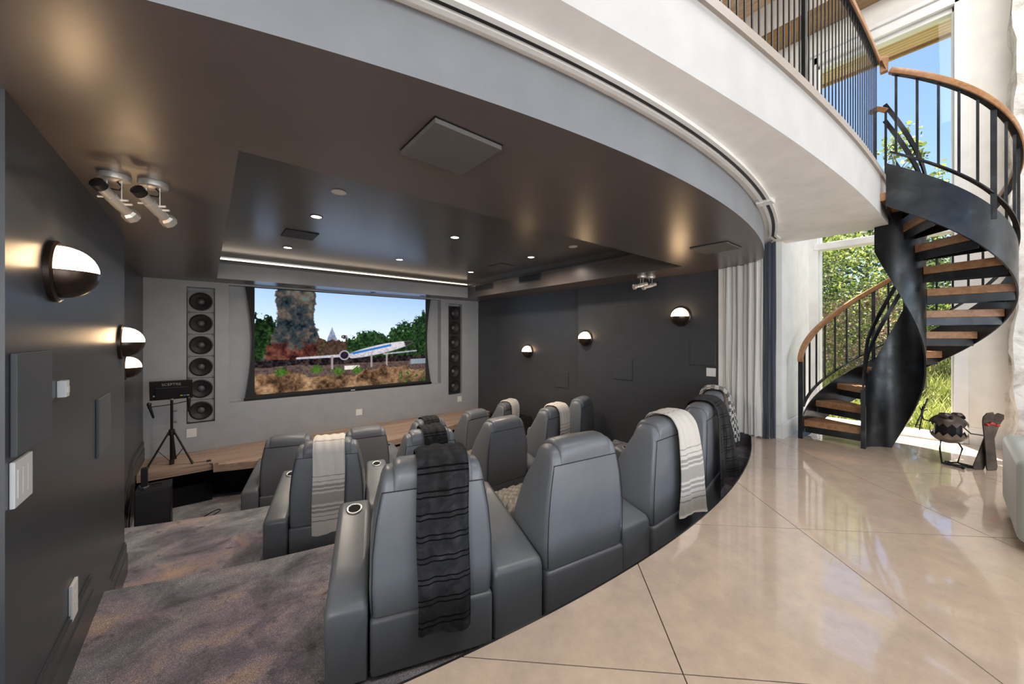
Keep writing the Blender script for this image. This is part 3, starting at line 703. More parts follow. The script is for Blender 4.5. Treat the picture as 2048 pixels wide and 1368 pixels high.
# ------------------------------------------------------------------ helical stair
SC = Vector((5.42,.36)); RISE = ZF/13; DT = 22.5
pitch = lambda th: RISE*(1+(90-th)/DT)             # nosing line, th in degrees
pol = lambda r, th, z: (SC.x+r*math.cos(R_(th)), SC.y+r*math.sin(R_(th)), z)
stair = thing('spiral_stair', 'blackened steel helical stair with oak treads rising to the balcony', 'staircase', (SC.x,SC.y,0))
def sp(name, mb, m, parent=stair, **kw):
    mb.v = [(x-SC.x,y-SC.y,z) for x,y,z in mb.v]; o = obj(name, mb, m, parent, **kw); return o
def ribbon(r, t, th0, th1, lo, hi, n=90):
    R = []
    for i in range(n+1):
        th = th0+(th1-th0)*i/n; a, b = lo(th), hi(th)
        R.append([pol(r-t/2,th,a),pol(r+t/2,th,a),pol(r+t/2,th,b),pol(r-t/2,th,b)])
    return MB().rings(R)
RO, RI = .745, .215
sp('outer_stringer', ribbon(RO,.012,92,-180,lambda t: max(.004,pitch(t)-.335), lambda t: max(.06,min(pitch(t)+.05,ZF+.055))), M['steel'], smooth=40)
sp('inner_stringer', ribbon(RI,.014,104,-215,lambda t: min(max(.002,pitch(t)-.96),ZC-.02), lambda t: min(pitch(t)+.30 if t<60 else pitch(t)+.36, ZF-.02 if t < -175 else 9)), M['steel'], smooth=40)
for n in range(1,13):
    t0 = 90-DT*(n-1); t1 = t0-DT-3; z = n*RISE; K = 8
    top = [pol(RI+.008,t0+(t1-t0)*i/K,0)[:2] for i in range(K+1)]; out = [pol(RO-.007,t0+(t1-t0)*i/K,0)[:2] for i in range(K+1)]
    tr = sp('tread', MB().prism(out+top[::-1], z-.072, z), M['oak'], bevel=.004, seg=1)
    mb = MB()
    for th in (t0-3.0, t1+3.0):
        a, b = Vector(pol(RI+.01,th,z-.11)), Vector(pol(RO-.01,th,z-.11)); mb.bar([a,b], .008, .075)
    sp('bracket', mb, M['steel'], parent=tr)
hx = lambda r, a, b, f, n=70: [pol(r, a+(b-a)*i/n, f(a+(b-a)*i/n)) for i in range(n+1)]
rail_z = lambda t: pitch(t)+.80+.08*min(1,(90-t)/60) if t < 90 else pitch(t)+.80
sp('handrail', MB().bar(hx(RO+.012,100,-178,lambda t: rail_z(max(t,-180)),100), .052, .048), M['rail_wood'], bevel=.006, seg=2, smooth=40)
sp('rail_plate', MB().bar(hx(RO+.012,99,-177,lambda t: rail_z(t)-.03,100), .034, .010), M['steel'])
low_z = lambda t: pitch(t)+.16
sp('bottom_rail', MB().bar(hx(RO,90,-178,low_z,100), .030, .012), M['steel'])
i = 0; th = 84
while th > -178:
    big = abs(th-20) < 4.8 or abs(th+127) < 4.8
    lo = pitch(th)-.05 if big else low_z(th); s = .034 if big else .017
    a, b = pol(RO+.006,th,lo), pol(RO+.006,th,rail_z(th)-.03)
    sp('post' if big else 'baluster', MB().bar([a,b], s, s*(.5 if big else 1)), M['steel'])
    th -= 9.6; i += 1
sp('newel_post', MB().bar([pol(RO+.012,95,0),pol(RO+.012,95,rail_z(95)-.02)], .042,.042), M['steel'])
sp('newel_post', MB().bar([pol(RI+.012,101,0),pol(RI+.012,101,.62)], .036,.050), M['steel'])
for off in (.70,.54):
    path = [pol(RI+.014,101-.0*off,.58+.0*off)]+[pol(RI+.014,100-i*4,.60+(pitch(100-i*4)+off-.60)*min(1,(i/9)**.7)) for i in range(1,74) if 100-i*4 > -195]
    sp('inner_rail', MB().bar(path, .014, .034), M['steel'], smooth=40)
sp('inner_handrail_cap', MB().bar([pol(RI+.014,-188,pitch(-180)+.74),pol(RI+.014,-205,pitch(-180)+.80),pol(RI+.014,-222,pitch(-180)+.80)], .05,.045), M['rail_wood'], bevel=.005)
sp('inner_post', MB().bar([pol(RI+.02,-210,ZF-.05),pol(RI+.02,-210,pitch(-180)+.79)], .018,.018), M['steel'])
sp('inner_post', MB().bar([pol(RI+.02,-190,ZF-.05),pol(RI+.02,-190,pitch(-180)+.74)], .018,.018), M['steel'])

# balcony railing
br = thing('balcony_railing', 'dark steel baluster railing with wood handrail along the balcony edge', 'railing', (0,0,ZF))
fx = lambda x: fasc(x)+.02
P = [(x,fx(x),0) for x in XS(-3.1,4.655,70)]
obj('handrail', MB().bar([(x,y,.985) for x,y,z in P], .055, .045), M['rail_wood'], br, 40, .006, 2)
obj('rail_plate', MB().bar([(x,y,.955) for x,y,z in P], .034, .010), M['steel'], br)
x = 4.65; i = 0
bal = obj('baluster', MB().box(-.0095,.0095,-.0028,.0028,0,.95), M['steel'], br); bal.location = (x,fx(x),0)
x -= .072
while x > -1.2:
    if i in (25,54):
        p = obj('post', MB().box(-.028,.028,-.010,.010,0,.95), M['steel'], br); p.location = (x,fx(x),0)
    else:
        q = bal.copy(); COL.objects.link(q); q.location = (x,fx(x),0)
    x -= .072; i += 1
obj('rail_return', MB().bar([(4.655,fx(4.655),.985),(4.675,fx(4.675)-.045,.985),(4.675,fx(4.675)-.045,.87)], .05,.05), M['rail_wood'], br, bevel=.005)

# ------------------------------------------------------------------ projection screen
FS = FW+.05
scr = thing('projection_screen', 'large projection screen with curved black side tabs showing a landscape film frame', 'projection screen', (0,FS,0))
IX0, IX1, IZ0, IZ1 = .635, 3.86, .175, 2.035
def srgb(c): c = np.asarray(c)/255.; return np.where(c <= .04045, c/12.92, ((c+.055)/1.055)**2.4)
NXI, NZI = 460, 266
def vnoise(u, v, s, seed, octv=5):
    out = np.zeros_like(u); a = 1.; t = 0
    for o in range(octv):
        r = np.random.default_rng(seed+o); G = r.random((160,160)); x = (u*s*2**o*1.72) % 158; y = (v*s*2**o) % 158
        i, j = x.astype(int), y.astype(int); fx_, fy = x-i, y-j; fx_ = fx_*fx_*(3-2*fx_); fy = fy*fy*(3-2*fy)
        out += a*((G[i,j]*(1-fx_)+G[i+1,j]*fx_)*(1-fy)+(G[i,j+1]*(1-fx_)+G[i+1,j+1]*fx_)*fy); t += a; a *= .55
    return out/t
U, V = np.meshgrid(np.linspace(0,1,NXI), np.linspace(0,1,NZI), indexing='ij')        # V = 0 at the top
n1 = vnoise(U,V,9,1); n2 = vnoise(U,V,26,11); n3 = vnoise(U,V,60,21,3); fine = vnoise(U,V,90,31,2)
def lerp3(t, *cs):
    t = np.clip(t,0,1)[...,None]*(len(cs)-1); k = np.clip(np.floor(t),0,len(cs)-2); f_ = t-k; C_ = np.array(cs,float); k = k.astype(int)[...,0]
    return C_[k]*(1-f_)+C_[k+1]*f_
img = lerp3(V/.5, (158,190,240),(188,212,247),(222,232,250)); img += (1-U[...,None])*8*np.array([1,1,.5])
def put(mask, col): 
    global img; m_ = np.clip(mask,0,1)[...,None]; img = img*(1-m_)+col*m_
edge_ = lambda d, w_=.006: np.clip(d/w_+.5,0,1)
# far trees on the right, bushes on the left
top = .50-.10*np.exp(-((U-.60)/.07)**2)-.16*np.exp(-((U-.81)/.10)**2)-.33*np.exp(-((U-1.0)/.10)**2)+(n1-.5)*.20+(n2-.5)*.14+(n3-.5)*.10
tree = lerp3((n2*.5+n3*.8-.25)/.8,(10,18,12),(24,44,26),(48,80,42),(96,122,70))
put(edge_(V-top)*(U>.44)*(n3*.7+n2*.5>.42+.0*U), tree); put(edge_(V-top-.06)*(U>.44), tree*.8)
put(edge_(.10-U+(n1-.5)*.06)*edge_(V-.28-(n2-.5)*.2), lerp3((n2+n3-.6)/.8,(8,14,10),(22,40,20),(52,76,36)))
# small distant peak
put(edge_(.018*(V-.38)/.08+.004-np.abs(U-.385)+(n2-.5)*.01)*(V<.62), lerp3(n3,(96,104,128),(150,158,178)))
# rock pillar and its foot
cx_ = .195; hw_ = .098+.006*np.sin(V*19)+.14*np.clip(V-.34,0,1)**1.3*1.8+(n2-.5)*.03
rock = lerp3((n1*.55+n2*.75+n3*.25-.42)/.7,(10,13,18),(34,46,52),(62,62,62),(98,84,72),(84,104,104))
put(edge_(hw_-np.abs(U-cx_)), rock)
red = lerp3((n1*.6+n2*.7+n3*.25-.42)/.75,(26,14,16),(72,38,34),(112,70,56),(84,60,52))
put(edge_(V-.56-(n1-.5)*.45)*edge_(.37-U+(n1-.5)*.12)*edge_(U-.05), red)
put(edge_(V-.50-(n1-.5)*.3)*edge_(U-.30)*edge_(.47-U), lerp3(n3,(30,24,22),(70,52,44),(96,82,58)))
# shaded middle ground
put(edge_(V-.68-(n2-.5)*.05), lerp3((n2+n3-.6)/.8,(10,10,14),(32,26,30),(66,54,50)))
put(edge_(V-.745-(n1-.5)*.03), lerp3(n3,(46,36,40),(86,70,66),(110,98,84)))
# plain white jet with blue bands parked on the ground
def seg(ax,ay,bx,by): 
    t = np.clip(((U-ax)*(bx-ax)*2.96+(V-ay)*(by-ay))/((bx-ax)**2*2.96+(by-ay)**2),0,1); return t, np.hypot((U-ax-(bx-ax)*t)*1.72, V-ay-(by-ay)*t)
t_, d_ = seg(.50,.660,.905,.520); rad = .052*np.sin(np.clip(t_*.86+.14,0,1)*PI)**.55; body = lerp3(n3*.7+(V-.5)*1.2,(222,220,224),(196,190,196),(120,112,120))
put(edge_(rad-d_,.01), body); band = (V-.660-(U-.50)*(-.14/.405))
put(edge_(rad-d_,.01)*edge_(.012-np.abs(band+.020),.006)*(U<.75), np.array([44,110,178.])); put(edge_(rad-d_,.01)*edge_(U-.845-.2*band,.01), np.array([48,44,46.]))
t_, d_ = seg(.20,.672,.50,.655); put(edge_(.010+.006*t_-d_,.006), lerp3(n3,(150,148,160),(206,204,212)))
t_, d_ = seg(.70,.655,.93,.625); put(edge_(.008-d_,.006), lerp3(n3,(120,118,128),(190,190,198)))
rr_ = np.hypot((U-.455)*1.72,V-.655); put(edge_(.052-rr_,.008), np.array([170,166,176.])); put(edge_(.040-rr_,.008), lerp3(n3,(20,16,26),(54,40,60)))
for gx in (.385,.62,.72): put(edge_(.006-np.abs(U-gx))*(V>.66)*(V<.80), np.array([150,140,140.]))
put(edge_(.045-np.abs(U-.50))*edge_(.022-np.abs(V-.79)), lerp3(n3,(206,198,190),(235,230,220)))
put(edge_(.060-np.abs(U-.945))*edge_(.030-np.abs(V-.755)), lerp3((U*90)%1,(92,104,116),(160,170,178)))
# sunlit boulders in front
put(edge_(V-.835-(n1-.5)*.14+.035*np.sin(U*9+1)), lerp3((n1*1.0+n2*.5+n3*.3-.48)/.75,(30,21,16),(84,62,45),(136,106,78),(176,146,114)))
for gx, gz in ((.12,.80),(.42,.82),(.53,.82),(.30,.79)):
    put(edge_(.035*(1-np.abs((V-gz)/.05))-np.abs(U-gx)+.012*np.sin(V*240+U*300))*(np.abs(V-gz)<.05), lerp3(n3,(30,62,20),(92,128,48)))
put((n3>.52)*edge_(V-.86)*edge_(U-.80)*(n2>.47), np.array([50,84,34.]))
v = [(IX0+(IX1-IX0)*i/(NXI-1), 0, IZ1-(IZ1-IZ0)*j/(NZI-1)) for i in range(NXI) for j in range(NZI)]
f = [(i*NZI+j,i*NZI+j+1,(i+1)*NZI+j+1,(i+1)*NZI+j) for i in range(NXI-1) for j in range(NZI-1)]
me = bpy.data.meshes.new('picture'); me.from_pydata(v,[],f)
ca = me.color_attributes.new('frame','FLOAT_COLOR','POINT'); rgba = np.ones((NXI*NZI,4),np.float32); rgba[:,:3] = srgb(np.clip(img,0,255)).reshape(-1,3); ca.data.foreach_set('color', rgba.ravel())
m = emat('projected_picture',(1,1,1),.92); at_ = N(m,'ShaderNodeVertexColor'); at_.layer_name = 'frame'
L(m, at_.outputs['Color'], [n for n in m.node_tree.nodes if n.type=='EMISSION'][0].inputs['Color'])
po = finish(bpy.data.objects.new('picture', me), m, scr, False); po.location = (0,-.004,0)
fr_m = mat('black_screen_cloth',(.020,.020,.022),.75)
def side(s):
    R = []
    for i in range(25):
        t = i/24; z = .12+(IZ1+.03-.12)*t; bow = math.sin(PI*t); x = (IX0-.135+.095*bow) if s < 0 else (IX1+.135-.095*bow); xi = IX0 if s < 0 else IX1
        R.append([(x,-.004,z),(xi,-.004,z),(xi,0.0,z),(x,0.0,z)])
    return MB().rings(R)
for s in (-1,1): obj('side_tab', side(s), fr_m, scr)
obj('cloth', MB().box(IX0,IX1,-.003,0.0,.12,IZ0-.0005).box(IX0,IX1,-.003,0.0,IZ1+.0005,2.05).box(IX0,IX1,-.003,0.0,IZ0,IZ1), fr_m, scr)
obj('bottom_bar', MB().box(IX0-.15,IX1+.15,-.022,.012,.088,.135), M['black_metal'], scr, bevel=.005)
obj('badge', MB().box(2.22,2.30,-.0245,-.0225,.103,.118), M['white_plastic'], scr)

# ------------------------------------------------------------------ in-wall speaker columns
cone_m = mat('paper_cone',(.016,.016,.018),.55); bas_l = paint('speaker_baffle_grey',(.24,.24,.245),.5,.1); bas_d = mat('speaker_baffle_black',(.016,.016,.017),.5)
cap_m = mat('dust_cap',(.09,.09,.095),.35)
def driver(r):
    MX = Rx(PI/2)
    return (MB().lathe([(r*.86,-.0),(r*.90,.012),(r*.96,.010),(r,.0),(r*.98,-.004),(r*.86,-.004)],36,M=MX), MB().lathe([(r*.87,-.001),(r*.60,-.02),(r*.34,-.035),(r*.33,-.037),(r*.60,-.023),(r*.86,-.005)],36,M=MX), MB().lathe([(r*.33,-.034),(r*.26,-.018),(r*.12,-.010),(.001,-.009),(.001,-.036),(r*.33,-.038)],24,M=MX))
names = ['topmost','second from the top','third from the top','third from the bottom','second from the bottom','lowest']
for col, (q, bm_, lab, depth) in enumerate(((nl, bas_l, 'grey in-wall woofer column left of the screen', .03), (nr, bas_d, 'black in-wall woofer column right of the screen', .06))):
    xc = (q[0]+q[1])/2; hw = (q[1]-q[0])/2-.012; h = (q[3]-.055-q[2]-.012)/6; r = min(hw*.92, h*.44)
    D3 = driver(r); first = None
    for k in range(6):
        zc_ = q[3]-.05-h*(k+.5)
        if first is None:
            t = thing('wall_speaker', '', 'speaker', (xc,FW+depth,zc_))
            # baffle with a round opening
            n = 40; R1 = [(r*.985*math.cos(2*PI*i/n),0,r*.985*math.sin(2*PI*i/n)) for i in range(n)]
            def sqp(a, y): 
                c_, s_ = math.cos(a), math.sin(a); k_ = min(hw/max(abs(c_),1e-6), (h/2-.003)/max(abs(s_),1e-6)); return (k_*c_,y,k_*s_)
            R0 = [sqp(2*PI*i/n,0) for i in range(n)]; Rb = [sqp(2*PI*i/n,.03) for i in range(n)]; R2 = [(x,.03,z) for x,_,z in R1]
            obj('baffle', MB().rings([R1,R0,Rb,R2], close=True), bm_, t)
            for mb_, mm, nm in zip(D3,(M['black_plastic'],cone_m,cap_m),('surround','cone','dust_cap')): obj(nm, mb_, mm, t, 40)
            for sx in (-1,1):
                for sz in (-1,1):
                    b = obj('bolt', MB().lathe([(.001,-.003),(.006,-.003),(.006,.001),(.001,.001)],8,M=Rx(PI/2)), M['black_metal'], t); b.location = (sx*hw*.90,-.001,sz*h*.44)
            first = t
        else: t = copy_tree(first); t.location = (xc,FW+depth,zc_)
        t['label'] = '%s woofer in the %s'%(names[k], lab.replace('in-wall woofer ','wall ')); t['group'] = lab.replace('woofer column','woofers')

# ------------------------------------------------------------------ wall plates and panels
def plate(name, label, cat, axis, pos, hw, hh, inward, m, th=.008, kind=None, group=None):
    """flat plate on a wall; axis X means the wall is a plane of constant x"""
    t = thing(name, label, cat, pos, {'X+':PI/2,'X-':-PI/2,'Y-':0}[inward], group)   # local -y faces the room
    obj('plate', MB().box(-hw,hw,-th,0,-hh,hh), m, t, bevel=min(.003,th*.4))
    if kind == 'outlet':
        for dz in (-.024,.024): obj('socket', MB().box(-.017,.017,-th-.002,-th,dz-.016,dz+.016), M['white_plastic'], t, bevel=.001)
    if kind == 'switch':
        for k in range(3): obj('rocker', MB().box(-hw*.8+k*hw*.55,-hw*.8+k*hw*.55+hw*.48,-th-.003,-th,-hh*.62,hh*.62), M['white_plastic'], t, bevel=.001)
    if kind == 'grille':
        obj('cloth', MB().box(-hw+.008,hw-.008,-th-.001,-th,-hh+.008,hh-.008), m, t)
    return t
cl = M['charcoal']; gp = paint('grille_grey',(.085,.09,.10),.6,.3)
e = .0005
plate('speaker_grille','large square speaker panel at the near end of the charcoal wall, above the switches','speaker panel','X',(XL+e,2.38,.947),.195,.19,'X+',gp,.018,'grille')
plate('speaker_grille','narrow looking square speaker panel further along the charcoal wall','speaker panel','X',(XL+e,3.71,.60),.19,.19,'X+',gp,.014,'grille')
plate('light_switch','wide white switch plate below the speaker panel at the near wall end','light switch','X',(XL+e,2.266,.655),.088,.085,'X+',M['white_plastic'],.014,'switch')
plate('wall_outlet','white outlet low on the charcoal wall above the stepped baseboard','outlet','X',(XL+e,2.97,-.195),.055,.095,'X+',M['white_plastic'],.014,'outlet')
ms = plate('motion_sensor','small white sensor on the charcoal wall between speaker panels','sensor','X',(XL+e,2.75,.945),.028,.04,'X+',M['white_plastic'],.03)
obj('lens', MB().box(-.012,.012,-.034,-.030,-.02,.012), M['opal_off'], ms)
plate('speaker_grille','charcoal square speaker panel on the dark recessed wall near the screen','speaker panel','X',(XRF-e,4.83,.356),.176,.16,'X-',cl,.012,'grille')
plate('speaker_grille','charcoal square speaker panel in the middle of the side wall','speaker panel','X',(XR-e,3.405,.658),.177,.167,'X-',cl,.012,'grille')
plate('speaker_grille','charcoal square speaker panel beside the curtain, above a white switch','speaker panel','X',(XR-e,2.155,.972),.17,.172,'X-',cl,.012,'grille')
plate('access_panel','faint square access panel high on the side wall by the spotlights','access panel','X',(XR-e,3.436,1.83),.136,.146,'X-',cl,.006)
plate('light_switch','white double switch plate on the side wall by the curtain','light switch','X',(XR-e,2.045,.713),.06,.056,'X-',M['white_plastic'],.01,'switch')
for x, z, lab in ((-.188,-.334,'white outlet under the grey woofer column by the tripod'),(2.369,-.354,'white outlet centred below the projection screen'),(4.744,-.343,'white outlet under the black woofer column')):
    plate('wall_outlet', lab, 'outlet', 'Y', (x,FW-e,z), .062,.068,'Y-',M['white_plastic'],.008,'outlet','outlets on the screen wall')

# ceiling panels, vents, downlights
def cpanel(label, x0,x1,y0,y1,z,m,th=.02):
    t = thing('ceiling_speaker', label, 'ceiling speaker', ((x0+x1)/2,(y0+y1)/2,z)); a, b = (x1-x0)/2, (y1-y0)/2
    obj('grille', MB().box(-a,a,-b,b,-th,-.004), m, t, bevel=.002); obj('rim', MB().box(-a-.004,a+.004,-b-.004,b+.004,-.004,-.0003), M['black_metal'], t); return t
cg = paint('ceiling_grille',(.115,.11,.105),.55,.3)
cpanel('large square ceiling speaker panel on the curved soffit above the back row',.698,1.036,1.312,1.648,ZS,cg,.024)
cpanel('square ceiling speaker panel on the soffit by the curtain',3.68,4.038,1.31,1.648,ZS,cg,.016)
cpanel('square speaker panel in the tray ceiling on the aisle side',.709,1.059,4.97,5.35,ZT,mat('dark_grille',(.03,.03,.03),.6),.012)
cpanel('square speaker panel in the tray ceiling on the far side',3.89,4.215,4.965,5.3,ZT,cg,.012)
DL = [(.885,3.42,0,'unlit white round fitting in the tray ceiling on the aisle side'),(.885,4.277,1,'lit downlight in the tray ceiling beside the aisle speaker panel'),(.882,6.036,1,'lit downlight in the tray ceiling nearest the aisle end of the light strip'),(2.427,4.04,1,'lit downlight in the middle of the tray ceiling away from the screen'),
      (2.433,5.80,1,'lit downlight in the middle of the tray ceiling near the screen'),(3.985,6.03,1,'lit downlight in the far corner of the tray ceiling near the screen'),(3.968,4.273,1,'lit downlight on the far side of the tray ceiling beside the speaker panel'),(3.955,3.39,0,'unlit white round fitting on the far side of the tray ceiling')]
for x, y, on, lab in DL:
    t = thing('ceiling_downlight', lab, 'downlight', (x,y,ZT), 0, 'tray ceiling downlights')
    obj('trim_ring', MB().lathe([(.050,-.0005),(.062,-.0005),(.060,-.007),(.050,-.005)],28), M['charcoal'] if on else M['opal_off'], t, 30)
    obj('lens', MB().lathe([(.001,-.004),(.0495,-.004),(.0495,-.001),(.001,-.001)],28), M['downlight_on'] if on else M['opal_off'], t)
    if on:
        l = light('downlight_beam','SPOT',(x,y,ZT-.03),55 if y > 5.5 else 100,(1,.86,.70),(0,0,-1),spot_size=R_(165),spot_blend=1.0,shadow_soft_size=.05)
for x, lab in ((1.40,'small dark eyeball light over the screen, near the rock pillar'),(2.55,'small dark eyeball light over the middle of the screen'),(3.62,'small dark eyeball light over the far end of the screen')):
    t = thing('ceiling_spotlight', lab, 'spotlight', (x,7.40,ZS), 0, 'eyeball lights over the screen')
    obj('ring', MB().lathe([(.036,-.0005),(.058,-.0005),(.055,-.008),(.036,-.004)],20), M['charcoal'], t, 30); obj('lens', MB().lathe([(.001,-.003),(.0355,-.003),(.0355,-.0012),(.001,-.0012)],20), M['dark_void'], t)
for ya, yb, za, zb, lab in ((6.116,6.764,2.195,2.33,'dark slotted air vent in the tray side nearest the screen'),(4.699,5.287,2.21,2.345,'dark slotted air vent in the tray side further from the screen')):
    t = thing('air_vent', lab, 'air vent', (TX1-.0006,(ya+yb)/2,(za+zb)/2)); hw = (yb-ya)/2; hh = (zb-za)/2
    obj('backing', MB().box(-.003,0,-hw,hw,-hh,hh), M['dark_void'], t)
    obj('frame', MB().box(-.012,-.003,-hw,hw,hh-.012,hh).box(-.012,-.003,-hw,hw,-hh,-hh+.012).box(-.012,-.003,-hw,-hw+.012,-hh+.012,hh-.012).box(-.012,-.003,hw-.012,hw,-hh+.012,hh-.012), M['charcoal'], t)
    n = 22; s0 = None
    for i in range(n):
        y = -hw+.025+(2*hw-.05)*i/(n-1)
        if s0 is None: s0 = obj('slat', MB().box(-.010,-.003,-.004,.004,-hh+.013,hh-.013), M['charcoal'], t); s0.location = (0,y,0)
        else: c = s0.copy(); COL.objects.link(c); c.location = (0,y,0)

# ------------------------------------------------------------------ half dome wall lamps
def dome(r, lo, hi, n=20, m_=14, sc=1.0):
    R = []
    for i in range(m_+1):
        a = PI/2*i/m_; R.append([(r*math.cos(a)*math.cos(lo+(hi-lo)*k/n), -r*sc*math.sin(a), r*math.cos(a)*math.sin(lo+(hi-lo)*k/n)) for k in range(n+1)])
    v = [p for q in R for p in q]; f = []; W = n+1
    for i in range(m_):
        for k in range(n): f.append((i*W+k,i*W+k+1,(i+1)*W+k+1,(i+1)*W+k))
    return MB().add(v,f)
def sconce(label, pos, inward):
    t = thing('wall_sconce', label, 'wall lamp', pos, {'X+':PI/2,'X-':-PI/2}[inward], 'half dome wall lamps')
    obj('back_plate', MB().lathe([(.142,0),(.142,.018),(.132,.026),(.118,.026),(.118,0)],40,M=Rx(PI/2)), M['bronze'], t, 35)
    d = dome(.120,0,PI); d.v = [(x,y-.027,z) for x,y,z in d.v]; obj('glass_dome', d, M['lamp_glass'], t, True)
    d = dome(.122,-PI,0); d.v = [(x,y-.027,z) for x,y,z in d.v]; obj('metal_shade', d, M['bronze'], t, True)
    obj('rim', MB().prism([(.126*math.cos(PI*k/20),-.026-.126*math.sin(PI*k/20)) for k in range(21)],-.006,0.0), M['bronze'], t)
    return t
sconce('large looking half dome lamp on the charcoal wall nearest the camera', (XL+e,2.666,1.50), 'X+')
sconce('half dome lamp at the corner of the charcoal wall', (XL+e,4.375,1.150), 'X+')
sconce('half dome lamp on the recessed wall beside the stage, lowest on that side', (XLR+e,6.05,.84), 'X+')
sconce('half dome lamp on the side wall nearest the curtain', (XR-e,2.453,1.479), 'X-')
sconce('half dome lamp at the corner of the far side wall', (XR-e,4.157,1.155), 'X-')
sconce('smallest looking half dome lamp, on the dark wall near the screen', (XRF-e,5.788,.867), 'X-')

# ceiling projector spots
def spot(label, x, y, d, group):
    t = thing('ceiling_projector_light', label, 'spotlight', (x,y,ZS), 0, group)
    obj('canopy', MB().lathe([(.001,-.0005),(.064,-.0005),(.066,-.010),(.064,-.030),(.056,-.034),(.001,-.034)],32), M['silver'], t, 30)
    d = Vector(d).normalized(); c = Vector((0,0,-.135)); sd = d.cross(Vector((0,0,1))).normalized()
    for s in (-1,1): obj('bracket', MB().bar([sd*s*.034+Vector((0,0,-.033)), sd*s*.034+c], .012,.004), M['silver'], t)
    b = obj('barrel', MB().tube([c-d*.085,c-d*.03,c-d*.028,c+d*.05,c+d*.052,c+d*.085],[.026,.026,.030,.030,.027,.027],20), M['silver'], t, 35)
    obj('cap', MB().tube([c-d*.125,c-d*.120,c-d*.086],[.022,.031,.031],16), M['black_plastic'], t, 35)
    obj('lens_hood', MB().tube([c+d*.086,c+d*.10,c+d*.135,c+d*.14],[.030,.038,.040,.030],8), M['silver'], t)
    for k, s in ((-.02,-1),(.03,1),(.0,1)): obj('knob', MB().tube([c+d*k+sd*s*.03,c+d*k+sd*s*.062],.006,8), M['white_plastic'], t)
    obj('cable', MB().tube([Vector((.01,0,-.034)),Vector((.03,-.01,-.06)),Vector((.02,-.02,-.085)),c-d*.09],.004,6), M['black_plastic'], t)
    return t
spot('silver projector spotlight on the soffit nearest the charcoal wall', -.386, 2.91, (.42,.75,-.42), 'silver projector spotlights')
spot('silver projector spotlight on the soffit, inner one of the pair by the charcoal wall', -.235, 2.908, (.45,.72,-.42), 'silver projector spotlights')
spot('silver projector spotlight above the far side wall, first of a close pair', 4.85, 2.86, (-.85,.45,-.25), 'silver projector spotlights')
spot('silver projector spotlight above the far side wall, second of a close pair', 4.99, 2.80, (-.85,.40,-.25), 'silver projector spotlights')

# ------------------------------------------------------------------ curtain
def fold_path(P, n, amp, nf, ph=0):
    out = resample(P, n); Q = []
    for i,(p,s) in enumerate(out):
        a = out[max(i-1,0)][0]; b = out[min(i+1,n-1)][0]; t = (b-a).normalized(); nm = Vector((-t.y,t.x)); u = i/(n-1)
        w_ = math.sin(2*PI*nf*u+ph); w_ = math.copysign(abs(w_)**.7, w_)
        Q.append(p+nm*amp*w_*(.75+.35*math.sin(u*17+1))+t*amp*.55*math.sin(4*PI*nf*u+ph))
    return Q
def drape(name, P, n, amp, nf, m, parent, zt, th=.004, ph=0):
    Q = fold_path(P, n, amp, nf, ph); R = []; H = 14; v = []; f = []
    for sd in (0,1):
        for k in range(H+1):
            t = k/H
            for i, q in enumerate(Q):
                a = Q[max(i-1,0)]; b = Q[min(i+1,n-1)]; tg = (b-a).normalized(); nm = Vector((-tg.y,tg.x))
                sp_ = 1+.22*(1-t); c = resample(P,n)[i][0] if False else None
                p = q+nm*(th*sd)+nm*.012*math.sin(i*.9+t*5)*(1-t)
                z = .012+.01*math.sin(i*.6) + (min(zt(q.x,q.y),9)-.012)*t
                v.append((p.x,p.y,z))
    W = n
    for sd in (0,1):
        for k in range(H):
            for i in range(n-1):
                a = sd*(H+1)*W+k*W+i; q = (a,a+1,a+W+1,a+W); f.append(q if sd else q[::-1])
    o = (H+1)*W
    for k in range(H):
        for i in (0,n-1): a = k*W+i; f.append((a,a+W,a+W+o,a+o))
    for i in range(n-1):
        for k in (0,H): a = k*W+i; f.append((a,a+1,a+1+o,a+o))
    return obj(name, MB().add(v,f), m, parent, 60)
cur = thing('theatre_curtain', 'long grey velvet curtain with navy edge gathered beside the opening', 'curtain')
zt = lambda x, y: ZS-.004 if y > soff(min(max(x,-.95),5.25))-.06 else ZC-.028
drape('grey_drape', [(5.125,1.86),(5.105,1.70),(5.04,1.52),(4.985,1.40)], 150, .040, 6.5, M['curtain_grey'], cur, zt)
drape('navy_edge', [(4.975,1.385),(5.01,1.33),(5.045,1.285)], 40, .022, 1.7, M['curtain_navy'], cur, zt, .006, 1)

# ------------------------------------------------------------------ karaoke stand, subwoofers, cables
SB = (-.385,7.10,ZST)
sd = thing('tripod_stand', 'black tripod stand with microphone arms on the stage', 'tripod stand', SB)
obj('pole', MB().tube([(0,0,.02),(0,0,.50)],.021,14).tube([(0,0,.50),(0,0,1.02)],.016,14), M['black_metal'], sd, 40)
obj('collar', MB().lathe([(.001,.42),(.034,.42),(.034,.50),(.001,.50)],16), M['black_plastic'], sd, 40); obj('foot_collar', MB().lathe([(.001,.005),(.028,.005),(.028,.07),(.001,.07)],16), M['black_plastic'], sd, 40)
for k, a in enumerate((205,325,85)):
    c, s = math.cos(R_(a)), math.sin(R_(a)); lg = obj('leg', MB().tube([(c*.03,s*.03,.47),(c*.27,s*.27,.02)],.012,10), M['black_metal'], sd, 40)
    obj('rubber_foot', MB().tube([(c*.255,s*.255,.048),(c*.280,s*.280,.002)],.016,10), M['black_plastic'], lg)
    obj('brace', MB().bar([(c*.02,s*.02,.05),(c*.155,s*.155,.235)],.012,.005), M['black_metal'], sd)
for z in (.60,.76): obj('knob', MB().tube([(.02,0,z),(.055,-.01,z)],.014,10), M['chrome'], sd)
